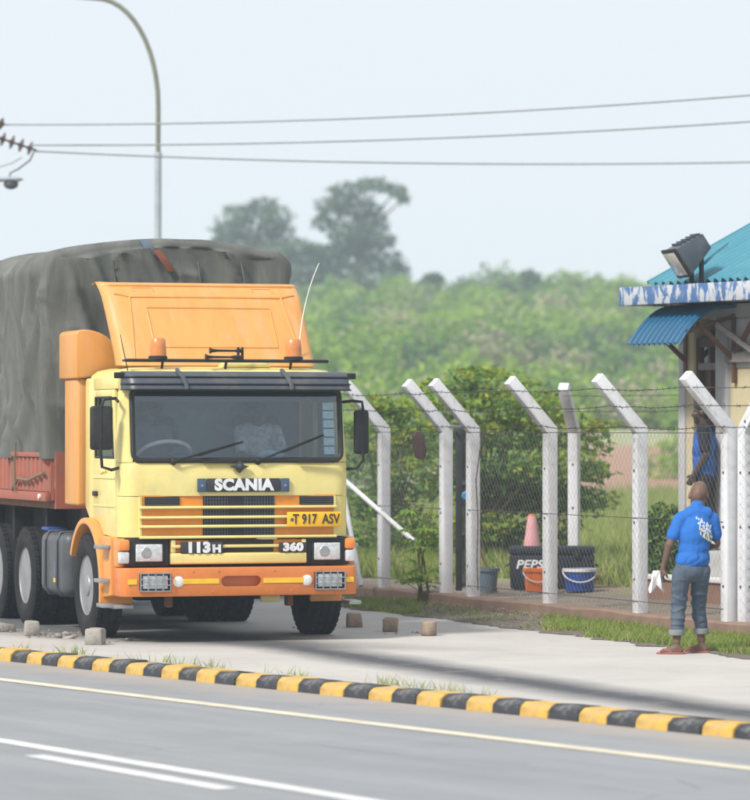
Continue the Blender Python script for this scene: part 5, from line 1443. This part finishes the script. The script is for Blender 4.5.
def foot(a, ang, k=1.0):
    d = Vector((math.sin(ang), math.cos(ang), 0)); sd_ = Vector((d.y, -d.x, 0))
    P = [('c', a, .034*k, a - d*.035 + Vector((0, 0, -.04)), .030*k), ('c', a + d*.0 + Vector((0, 0, -.015)), .034*k, a + d*.10 + Vector((0, 0, -.042)), .024*k), ('c', a - d*.03 + Vector((0, 0, -.045)), .026, a + d*.12 + sd_*.02 + Vector((0, 0, -.05)), .02), ('c', a - d*.03 + Vector((0, 0, -.045)), .026, a + d*.12 - sd_*.02 + Vector((0, 0, -.05)), .02)]
    for j in range(5): P.append(('c', a + d*.115 + sd_*(-.034+.017*j) + Vector((0, 0, -.052)), .011, a + d*(.150 - .006*abs(j-1)) + sd_*(-.038+.019*j) + Vector((0, 0, -.054)), .0095))
    return P
FL_, FR_ = R(-70), R(-50)
prims += foot(ANL, FL_) + foot(ANR, FR_)
prims += hand(WRL, (ELL*-1 + WRL)*1 + Vector((0, .03, -.05)), -1, (.9, .35, 0), 1.0, .75) + hand(WRR, WRR - ELR, 1, (0, 0, 1), 1.0, .6)
body = blob('body', prims, .0065, M['skin'], man, 2)
for s in (-1, 1): MB().ball(HL((s*.031, .071, .008)), .0125, 10, 8).build('eye', M['eye'], body)
# shirt
sh = [('c', (-.075, -.018, 1.30), .072, (.08, -.018, 1.295), .072), ('c', (0, .0, 1.33), .075, (0, .01, 1.365), .066), ('e', (0, -.014, 1.13), (.163, .118, .23)), ('e', (.0, .0, .97), (.156, .122, .19)), ('e', (.0, .0, .88), (.176, .142, .12)),
      ('c', SHL + Vector((.05, 0, .0)), .068, SHL + Vector((.008, 0, -.01)), .066), ('c', SHR + Vector((-.05, 0, .0)), .068, SHR + Vector((-.008, 0, -.01)), .066), ('c', SHL + Vector((.008, 0, -.01)), .066, SHL.lerp(ELL, .66), .066), ('c', SHR + Vector((-.008, 0, -.01)), .066, SHR.lerp(ELR, .66), .066)]
def shirt_post(p):
    f_ = mnoise.noise(Vector((p.x*7 + p.z*5, p.y*7, p.z*4))); f2 = (1-abs(mnoise.noise(Vector((p.x*6 - p.z*7, p.y*5, p.z*8 + 4)))))**6
    k_ = .007*f_ - .007*f2*max(.2, min(1, (1.15-p.z)*4)); p.x += k_*(1 if p.x > 0 else -1); p.y += k_*1.2*(1 if p.y > 0 else -1)
    if p.z < .80: p.z = .80 + (p.z-.80)*.25
    return p
shirt = blob('t_shirt', sh, .0075, mat('t_shirt_blue', (.010, .13, .46), (.009, .11, .40), 6, .85, bump=.5, bscale=14, bdist=.02), man, 6, .5, shirt_post)
# print on the back: unreadable pale marks laid on the cloth
bv = shirt.data.vertices
def back_y(x, z): return min((v.co.y for v in bv if abs(v.co.x-x) < .012 and abs(v.co.z-z) < .012), default=-.14) - .003
prt = mat('shirt_print_pale', (.62, .66, .72), (.36, .48, .66), 40, .8); prt2 = mat('shirt_print_yellow', (.68, .60, .28), (.6, .62, .62), 30, .8)
rnd = random.Random(4)
q = MB(); q2 = MB()
for k in range(32):
    row = k//8; x = -.035 + (k % 8)*.020 + row*.017; z = 1.265 - row*.048 - (k % 8)*.012
    ww, hh = rnd.uniform(.006, .010), rnd.uniform(.010, .022); tl = rnd.uniform(-.012, .012)
    tgt = q2 if row == 2 and k % 7 < 4 or (row == 3) else q
    pts_ = [(x-ww, z-hh), (x+ww*.8, z-hh-.004), (x+ww+tl, z+hh), (x-ww*.7+tl, z+hh*.8)]
    tgt.add([(px_, back_y(px_, pz_), pz_) for px_, pz_ in pts_], [(0, 1, 2, 3)])
q.build('shirt_print', prt, shirt, solid=.002); q2.build('shirt_print', prt2, shirt, solid=.002)
# jeans
je = [('e', (0, .0, .82), (.148, .112, .11)), ('e', (0, -.022, .775), (.146, .102, .11)),
      ('c', HIL + Vector((0, -.01, -.04)), .092, KNL, .070), ('c', KNL, .070, ANL + Vector((0, 0, .14)), .060), ('c', HIR + Vector((0, -.01, -.04)), .092, KNR, .070), ('c', KNR, .070, ANR + Vector((0, 0, .14)), .060)]
def jean_post(p):
    low = max(.15, min(1, (.80-p.z)*4)); f2 = (1-abs(mnoise.noise(Vector((p.x*5, p.y*6, p.z*15)))))**5; k_ = .011*(f2-.4)*low; cx_ = .105 if p.x > 0 else -.115
    p.x += k_*(1 if p.x > cx_ else -1); p.y += k_*1.3*(1 if p.y > .02 else -1)
    if p.z < .175: p.z = .175 + (p.z-.175)*.2
    if p.z > .835: p.z = .835 + (p.z-.835)*.2
    return p
jeans = blob('jeans', je, .008, M['denim'], man, 4, .5, jean_post)
for an_ in (ANL, ANR):
    q = MB(); c = an_ + Vector((0, .004, .0)); q.lathe([(.068, .10), (.073, .105), (.074, .145), (.070, .155), (.062, .15), (.060, .10)], c, (0, 0, 1), 20, closed=True); q.build('turn_up', M['denim_cuff'], jeans, jit=.003)
for a, ang in ((ANL, FL_), (ANR, FR_)):
    d = Vector((math.sin(ang), math.cos(ang), 0)); sd_ = Vector((d.y, -d.x, 0)); c = Vector((a.x, a.y, 0)) + d*.055
    ol = []
    for k in range(24):
        t = 2*math.pi*k/24; ol.append(c + d*.135*math.cos(t) + sd_*(.044 + .010*math.cos(t))*math.sin(t))
    q = MB(); q.loft([[p + Vector((0, 0, z)) for p in ol] for z in (.0, .019)], closed=True, caps=True); sn = q.build('sandal', M['sandal'], man, bevel=.004)
    q = MB(); tp_ = c + d*.07; q.tube([c + sd_*.042 + Vector((0, 0, .018)) - d*.01, tp_ + sd_*.02 + Vector((0, 0, .048)), tp_ + d*.03 + Vector((0, 0, .022)), tp_ - sd_*.02 + Vector((0, 0, .048)), c - sd_*.042 + Vector((0, 0, .018)) - d*.01], .007, 6); q.build('sandal_strap', M['sandal'], sn)
# white cloth held in his left hand
q = MB(); rg = []
for i in range(9):
    f = i/8; rg.append([Vector((-.30 + .018*math.cos(j*1.9) + (j-4)*.014*(.5 + 1.1*f), .11 + .022*math.sin(j*1.7 + f*2), .77 - .17*f*(1 + .25*math.sin(j*1.1)))) for j in range(9)])
q.loft(rg); cl = q.build('cloth', M['paper'], None, solid=.003); cl.location = man.location; cl.rotation_euler = man.rotation_euler
tag(cl, 'crumpled white cloth in the hand of the man in jeans', 'cloth')

# he leans a little forward and to his left
for o in list(man.children_recursive):
    for v in o.data.vertices:
        k_ = max(0, v.co.z - .72); v.co.y += .16*k_; v.co.x += .15*k_ + .03*max(0, v.co.z - 1.3)
cl.data.transform(Matrix.Translation((0, .01, 0)))

# --- guard by the door, in profile facing left
gp = HB + Matrix.Rotation(R(-60), 3, 'Z') @ Vector((.60, -.27, .682)); gp = Vector((at(704, 428, gp.y).x, gp.y, .682))
gu = empty('person', gp, R(82)); tag(gu, 'person in dark blue uniform standing at the guard house door, facing left', 'person')
hp, HL = head_prims((0, .03, 1.60), R(0), R(-4), 1.0)
SHL, SHR = Vector((-.18, 0, 1.39)), Vector((.18, 0, 1.39)); ELL, WRL = Vector((-.22, -.03, 1.11)), Vector((-.19, .10, .88)); ELR, WRR = Vector((.22, -.03, 1.11)), Vector((.20, .05, .86))
prims = hp + [('c', (0, -.01, 1.40), .06, (0, .02, 1.52), .056), ('c', (-.11, -.01, 1.37), .07, (.11, -.01, 1.37), .07), ('e', (0, 0, 1.18), (.15, .105, .24)), ('e', (0, 0, .95), (.15, .11, .15)),
    ('c', SHL, .052, ELL, .043), ('c', ELL, .041, WRL, .029), ('c', SHR, .052, ELR, .043), ('c', ELR, .041, WRR, .029)]
for s in (-1, 1):
    prims += [('c', (s*.09, 0, .88), .085, (s*.10, .02, .48), .058), ('c', (s*.10, .02, .48), .055, (s*.10, -.01, .10), .038)] + foot(Vector((s*.10, -.01, .075)), R(s*8))
prims += hand(WRL, WRL-ELL, 1, (1, 0, 0), 1, .5) + hand(WRR, WRR-ELR, -1, (-1, 0, 0), 1, .5)
gb_ = blob('body', prims, .0075, M['skin_b'], gu, 2)
for s in (-1, 1): MB().ball(HL((s*.031, .071, .008)), .0125, 10, 8).build('eye', M['eye'], gb_)
blob('hair', [('e', HL((0, -.02, .045)), (.082, .100, .090)), ('e', HL((0, -.055, .0)), (.074, .06, .08))], .008, M['hair'], gu, 2, .5)
blob('jacket', [('c', (-.11, -.005, 1.37), .092, (.11, -.005, 1.37), .092), ('e', (0, 0, 1.20), (.185, .140, .25)), ('e', (0, 0, 1.0), (.180, .142, .20)), ('e', (0, 0, .89), (.178, .142, .12))], .008, M['guard_blue'], gu, 6, .5,
     lambda p: Vector((p.x, p.y + .008*math.sin(p.z*24 + p.x*10), max(p.z, .80))))
for (a_, b_) in ((SHL, ELL), (SHR, ELR)):
    blob('sleeve', [('c', a_, .078, a_.lerp(b_, .75), .066)], .008, M['guard_dark'], gu, 3, .5)
blob('trousers', [('e', (0, 0, .86), (.165, .13, .12))] + [('c', (s*.09, 0, .84), .10, (s*.10, .02, .48), .078) for s in (-1, 1)] + [('c', (s*.10, .02, .48), .078, (s*.10, -.01, .14), .068) for s in (-1, 1)], .009, M['guard_dark'], gu, 3, .5)
q = MB(); q.box(-.06, .0, .142, .147, 1.31, 1.35); q.build('badge', M['letter'], gu)
for s in (-1, 1):
    q = MB(); q.ball((s*.10, .045, .035), .05, 12, 8, (.95, 2.5, .9)); q.build('shoe', M['black'], gu)

# --- driver and passenger in the cab (seated)
def seated(cx, label, shirt_m, reach, yaw=0):
    e = empty('person', truck.location, R(18)); tag(e, label, 'person')
    b0 = Vector((cx, 1.20, 1.66))
    hp, HL = head_prims(b0 + Vector((0, -.02, .60)), R(180) + yaw, R(-4), 1.0)
    SHL, SHR = b0 + Vector((-.18, -.02, .40)), b0 + Vector((.18, -.02, .40))
    P = hp + [('c', b0 + Vector((0, 0, .42)), .06, b0 + Vector((0, -.02, .52)), .056), ('e', b0 + Vector((0, 0, .22)), (.15, .11, .25))]
    S_ = [('c', b0 + Vector((-.11, 0, .40)), .09, b0 + Vector((.11, 0, .40)), .09), ('e', b0 + Vector((0, 0, .22)), (.185, .14, .27)), ('e', b0 + Vector((0, -.02, .05)), (.18, .16, .12))]
    for sh_, rc_ in ((SHL, reach[0]), (SHR, reach[1])):
        w_ = Vector(rc_); el = sh_.lerp(w_, .5) + Vector((.05 if sh_ is SHR else -.05, .02, -.12))
        P += [('c', sh_, .052, el, .043), ('c', el, .041, w_, .029)] + hand(w_, w_-el, 1 if sh_ is SHR else -1, (0, 0, -1), 1, .8)
        S_ += [('c', sh_, .078, sh_.lerp(el, .7), .068)]
    for s in (-1, 1):
        P += [('c', b0 + Vector((s*.09, -.02, .04)), .085, b0 + Vector((s*.12, -.44, .05)), .06), ('c', b0 + Vector((s*.12, -.44, .05)), .055, b0 + Vector((s*.12, -.50, -.36)), .04), ('c', b0 + Vector((s*.12, -.50, -.38)), .045, b0 + Vector((s*.12, -.66, -.42)), .035)]
    bo = blob('body', P, .011, M['skin_b'], e, 2)
    for s in (-1, 1): MB().ball(HL((s*.031, .071, .008)), .0125, 8, 6).build('eye', M['hair'], bo)
    blob('hair', [('e', HL((0, -.02, .05)), (.082, .098, .085))], .011, M['hair'], e, 2)
    blob('shirt', S_, .011, shirt_m, e, 4)
    blob('trousers', [('c', b0 + Vector((s*.09, .0, .03)), .10, b0 + Vector((s*.12, -.44, .05)), .078) for s in (-1, 1)] + [('c', b0 + Vector((s*.12, -.44, .05)), .076, b0 + Vector((s*.12, -.50, -.34)), .06) for s in (-1, 1)], .012, M['guard_dark'], e, 2)
seated(-.60, 'driver in grey shirt behind the steering wheel of the yellow truck', M['driver_shirt'], ((-.86, .62, 1.90), (-.55, .50, 2.08)))
seated(.50, 'passenger in pale checked shirt sitting beside the driver of the truck', M['check'], ((.34, .76, 1.80), (.66, .78, 1.80)), R(12))

# ------------------------------------------------------------------ vegetation
L1 = leaf_mat('leaf_dark_green', (.095, .185, .06), (.13, .225, .07)); L2 = leaf_mat('leaf_mid_green', (.19, .31, .06), (.25, .37, .08)); L3 = leaf_mat('leaf_yellow_green', (.30, .33, .04), (.38, .36, .05))
H1 = leaf_mat('scrub_light_green', (.27, .42, .07), (.36, .48, .10)); H2 = leaf_mat('scrub_green', (.15, .29, .07), (.20, .34, .08)); H3 = leaf_mat('scrub_dry', (.40, .38, .25), (.46, .42, .30)); H4 = leaf_mat('tree_far_dark', (.12, .165, .125), (.15, .19, .14))
def crown(name, clumps, mats, parent=None, aspect=.45, up=.35):
    """clumps: (center, radii, n, size, probs)"""
    V = []; I = []
    for c, r, n, s, pr in clumps:
        p = in_ellipsoid(n, c, r, .3); V.append(leaves(p, s, up, aspect)); I.append(RNG.choice(len(mats), n, p=pr))
    return link(name, fast_mesh(name, np.concatenate(V), 4, mats, np.concatenate(I)), parent)
def tree(name, label, base, limbs, clumps, mats, r0, cat='tree', grp=None, **k):
    e = empty(name, base); tag(e, label, cat, grp)
    q = MB()
    for pts_, ra, rb in limbs:
        n_ = len(pts_); q.tube([Vector(p) for p in pts_], [ra + (rb-ra)*i/(n_-1) for i in range(n_)], 7)
    q.build('trunk', M['bark'], e)
    o = crown('crown', clumps, mats, e, **k); return e
def limbs_to(trunk_top, base_r, clumps, n=None):
    out_ = []
    for c, r, *_ in (clumps if n is None else clumps[:n]):
        c = Vector(c); m_ = trunk_top.lerp(c, .5) + Vector((random.gauss(0, .1), random.gauss(0, .1), (c-trunk_top).length*.12)); out_.append(([trunk_top, m_, c], base_r*.55, base_r*.12))
    return out_
# spreading feathery tree behind the fence: layered, flat clumps
def px_tree(name, label, Zc, base_px, cl, mats, size, dens, grp=None, seed=0, cat='tree', aspect=.4):
    rr = random.Random(seed); base = at(base_px, 428, Zc); base = Vector((base.x, base.y, .05)); clumps = []
    for (px, py, rx, ry, pr) in cl:
        dz = rr.uniform(-.9, .9); c = at(px, py, Zc + dz) - base; s = (Zc+dz)/F
        n = int(dens*rx*ry)
        clumps.append((tuple(c), (rx*s*1.05, max(.35, rx*s*.8), ry*s*.8), n, size*rr.uniform(.8, 1.25), pr))
    tt = Vector((0, 0, .5)); lim = [([Vector((0, 0, -.2)), Vector((.03, 0, .25)), tt], .11, .08)] + limbs_to(tt, .045, clumps)
    return tree(name, label, base, lim, clumps, mats, .1, cat, grp, aspect=aspect)
D = (.36, .48, .16); Mx_ = (.18, .50, .32); Y = (.08, .32, .60); DD = (.72, .26, .02)
T1 = px_tree('spreading_tree', 'broad feathery dark green tree with yellowish tips behind the gate', 55, 478,
    [(478, 372, 30, 9, Mx_), (455, 385, 36, 10, D), (505, 384, 40, 10, D), (438, 402, 40, 11, Mx_), (490, 402, 50, 12, D), (545, 404, 30, 9, Mx_), (522, 418, 50, 12, D),
     (455, 424, 45, 14, D), (565, 420, 28, 10, Y), (500, 440, 60, 15, DD), (548, 442, 40, 14, Mx_), (445, 455, 40, 18, D), (510, 465, 60, 18, DD), (560, 470, 34, 18, D), (470, 490, 45, 20, DD), (530, 500, 50, 20, D), (480, 525, 40, 20, Mx_), (585, 470, 30, 16, D), (590, 500, 30, 18, Mx_), (545, 465, 40, 20, D), (585, 445, 30, 14, Mx_), (600, 425, 20, 8, Y), (520, 400, 50, 14, Mx_), (470, 400, 40, 14, D), (560, 500, 44, 24, DD), (450, 540, 34, 20, D), (525, 540, 50, 22, DD), (500, 490, 60, 26, DD), (455, 480, 40, 20, D), (500, 375, 24, 8, Mx_), (440, 392, 26, 8, Mx_),
     (590, 432, 22, 9, Y), (575, 455, 30, 10, Mx_), (515, 425, 22, 7, Y), (488, 428, 18, 6, Y), (548, 428, 20, 6, Y), (470, 450, 16, 6, Y), (500, 545, 36, 18, D), (555, 525, 30, 20, Mx_)],
    [L1, L2, L3], .056, .55, seed=3)
T2 = px_tree('bushy_tree', 'darker bushy tree between the truck and the gate, behind the fence', 57, 385,
    [(372, 402, 22, 10, Mx_), (392, 412, 30, 12, D), (410, 432, 30, 14, D), (365, 430, 30, 14, D), (400, 450, 40, 18, Mx_), (360, 465, 36, 20, DD), (405, 480, 40, 22, DD), (380, 505, 44, 22, DD), (365, 535, 36, 22, DD), (410, 535, 36, 24, D), (395, 562, 40, 20, D), (352, 560, 24, 20, DD), (400, 440, 14, 6, Y), (415, 462, 14, 7, Y), (388, 472, 12, 5, Y)],
    [L1, L2, L3], .058, .62, seed=5)
# leafy plant at the gate
gpz = fence_pt(PT[1], .55, .1); gpl = empty('leafy_plant', Vector((at(422, 428, gpz.y).x, gpz.y, .1))); tag(gpl, 'bright green leafy plant growing just left of the gate post', 'plant')
q = MB(); lf = []
rr = random.Random(9)
def lobed_leaf(q, base, dirv, L, droop):
    dirv = Vector(dirv).normalized(); sd_ = dirv.cross(Vector((0, 0, 1))).normalized()
    for k in range(7):
        a = R(-100 + 200*k/6); d = (dirv*math.cos(a) + sd_*math.sin(a)); ll = L*(.6 + .4*math.cos(a*.7)); w_ = ll*.13
        n_ = d.cross(Vector((0, 0, 1))).normalized(); m1 = base + d*ll*.5 + Vector((0, 0, -droop*.3)); t = base + d*ll + Vector((0, 0, -droop))
        q.add([base, m1 + n_*w_, t, m1 - n_*w_], [(0, 1, 2, 3)])
qs = MB()
for k in range(34):
    z = rr.uniform(.12, 1.10); a = rr.uniform(0, 6.28); rad = rr.uniform(.10, .34)*(1.15 - z*.55); b_ = Vector((math.cos(a)*rad, math.sin(a)*rad*.8, z)); s0 = Vector((rr.gauss(0, .03), 0, z-.15))
    qs.tube([s0, b_], .004, 4); lobed_leaf(q, b_, (math.cos(a), math.sin(a), .05), rr.uniform(.13, .22), rr.uniform(.03, .09))
for k in range(3): qs.tube([(rr.gauss(0, .04), 0, -.1), (rr.gauss(0, .05), 0, .5), (rr.gauss(0, .08), 0, 1.1)], [.016, .012, .005], 5)
qs.build('stem', leaf_mat('stem_green', (.12, .15, .05), (.16, .18, .06), 0), gpl, recalc=False)
q.build('foliage', [L2][0], gpl, recalc=False, smooth=False)
# round bush at the end of the guard house
bb_ = at(668, 428, 47.2); bb_.z = .1
BUSH = [((.0, 0, .55), (.42, .40, .36), 1500, .05, (.7, .28, .02)), ((-.05, 0, .85), (.30, .3, .24), 900, .05, (.6, .38, .02)), ((.2, .1, .75), (.34, .3, .3), 900, .05, (.7, .3, 0)), ((-.12, -.1, .28), (.32, .3, .25), 800, .05, (.7, .3, 0))]
tree('round_bush', 'rounded dark green bush beside the low step of the guard house', bb_, [([(0, 0, -.1), (0, 0, .5)], .03, .02)], BUSH, [L1, L2, L3], .03, 'bush')
# hill: individual trees
def far_tree(px, top, bot, wpx, Z, label, mats, seed, clp=None, pr=(.5, .4, .1), grp='trees on the hill ridge', leaf=.26):
    rr = random.Random(seed); base = at(px, 428, Z); base = Vector((base.x, base.y, hill(base.x, base.y) - .2)); s = Z/F
    zt_ = CAMH + (HZ-top)*s - base.z; zb_ = CAMH + (HZ-bot)*s - base.z; W = wpx*s; clumps = []
    if clp: 
        for (cx, cy, rx, ry) in clp:
            c = at(cx, cy, Z + rr.uniform(-1.5, 1.5)) - base; clumps.append((tuple(c), (rx*s, rx*s*.85, ry*s), int(40 + rx*ry*.95), leaf*1.05, pr))
    else:
        for k in range(9):
            f = rr.random(); r_ = W*rr.uniform(.20, .30); z = zb_ + (zt_-zb_)*(.25 + .68*f); off = W*.36*(1-.7*max(0, f-.3))
            clumps.append(((rr.uniform(-off, off), rr.uniform(-off, off), z - r_*.3), (r_, r_, r_*.75), int(260), leaf, pr))
    tt = Vector((0, 0, max(.6, zb_ + (zt_-zb_)*.3))); lim = [([Vector((0, 0, -.4)), tt*.5, tt], W*.04+.05, W*.03+.04)] + limbs_to(tt, W*.04+.05, clumps)
    return tree('tree', label, base, lim, clumps, mats, .2, 'tree', grp)
H5 = leaf_mat('tree_far_mid', (.12, .18, .10), (.15, .21, .12))
FM = [H4, H5, H2]
far_tree(358, 178, 290, 100, 330, 'tallest hazy tree on the hilltop with a hooked spreading crown', FM, 1,
    [(350, 190, 24, 9), (375, 184, 20, 7), (396, 190, 14, 6), (404, 198, 7, 6), (335, 206, 22, 11), (358, 208, 26, 13), (325, 222, 15, 9), (372, 222, 18, 12), (350, 232, 26, 14), (382, 240, 16, 10), (352, 255, 34, 16), (385, 262, 22, 12), (330, 258, 24, 15), (365, 278, 40, 14), (398, 272, 14, 10)], (.62, .33, .05))
far_tree(256, 197, 285, 90, 335, 'rounded hazy tree on the hilltop directly above the truck tarpaulin', FM, 2,
    [(262, 205, 20, 9), (240, 214, 22, 11), (276, 216, 20, 11), (228, 230, 18, 11), (255, 230, 30, 14), (282, 234, 16, 12), (240, 248, 34, 14), (272, 252, 28, 14), (222, 246, 14, 10), (255, 270, 46, 14)], (.6, .35, .05))
far_tree(300, 238, 292, 60, 328, 'low dense hazy tree filling the gap between the two hilltop trees', FM, 3,
    [(300, 248, 20, 9), (285, 258, 20, 11), (315, 256, 20, 12), (300, 272, 34, 14), (325, 276, 20, 10), (282, 280, 22, 10)], (.6, .35, .05))
for k, (px, top, w_, Z, lb) in enumerate(((431, 274, 34, 330, 'first small hazy tree on the ridge right of the tall hooked tree'), (505, 284, 18, 322, 'small hazy ridge tree just left of the widest ridge tree'), (536, 272, 44, 318, 'widest of the small ridge trees between the tall tree and the roof'), (580, 283, 36, 318, 'hazy ridge tree immediately right of the widest ridge tree'),
    (613, 292, 30, 312, 'hazy ridge tree nearest the left end of the blue fascia'), (460, 284, 26, 326, 'bushy little ridge tree midway between tall tree and widest ridge tree'), (655, 300, 40, 300, 'hazy hill tree below the fascia and left of the awning'))):
    far_tree(px, top, top + w_*.8 + 8, w_, Z, lb, FM, 10+k, None, (.35, .45, .2))
# scrub on the slope as one mass
V = []; I = []
n_b = 0
rr = random.Random(21)
while n_b < 3300:
    y = 98 + 270*rr.random()**.8; half = .105*y + 2; x = rr.uniform(-half, half)
    pxx = 375 + F*x/y
    if pxx < -40 or pxx > 790: continue
    dn = mnoise.noise(Vector((x*.09, y*.035, 5))) + .5*mnoise.noise(Vector((x*.25, y*.09, 1)))
    dn += .25*math.sin(y*.16 + 2*mnoise.noise(Vector((x*.05, y*.01, 7))))
    if dn < .0 and rr.random() < .90: continue
    if y < 170 and (pxx > 545 or dn < .05) and rr.random() < .965: continue
    g = hill(x, y); r_ = rr.choice((.4, .55, .7, .9, 1.3, 1.7))*rr.uniform(.8, 1.25); h_ = r_*rr.uniform(.5, 1.1)
    n = int(60 + 130*r_*r_)
    kk = mnoise.noise(Vector((x*.06+9, y*.025, 2))) + rr.uniform(-.25, .25)
    pr = (.82, .10, .08, .0) if kk > .04 else (.35, .55, .08, .02) if kk > -.20 else (.04, .56, .05, .35)
    if rr.random() < .12: pr = (.12, .10, .78, 0)
    p = in_ellipsoid(n, (x, y, g + h_*.7), (r_, r_, h_), .35); V.append(leaves(p, .11 + .0004*y, .5, .5)); I.append(RNG.choice(4, n, p=pr)); n_b += 1
o = link('hillside_scrub', fast_mesh('hillside_scrub', np.concatenate(V), 4, [H1, H2, H3, H4], np.concatenate(I))); tag(o, 'mass of light green scrub covering the hillside behind the fence', 'scrub', kind='stuff')

# ------------------------------------------------------------------ haze
hz = MB().box(-130, 130, -40, 500, -2.5, 27).build('haze', None or bpy.data.materials.new('haze'), None, smooth=False)
hm = hz.data.materials[0]; hm.use_nodes = True; t = hm.node_tree; t.nodes.clear()
o_ = t.nodes.new('ShaderNodeOutputMaterial'); pv_ = t.nodes.new('ShaderNodeVolumePrincipled')
pv_.inputs['Color'].default_value = (.74, .87, 1.0, 1); pv_.inputs['Density'].default_value = .00085; pv_.inputs['Anisotropy'].default_value = .0
t.links.new(pv_.outputs[0], o_.inputs['Volume']); tag(hz, kind='stuff')
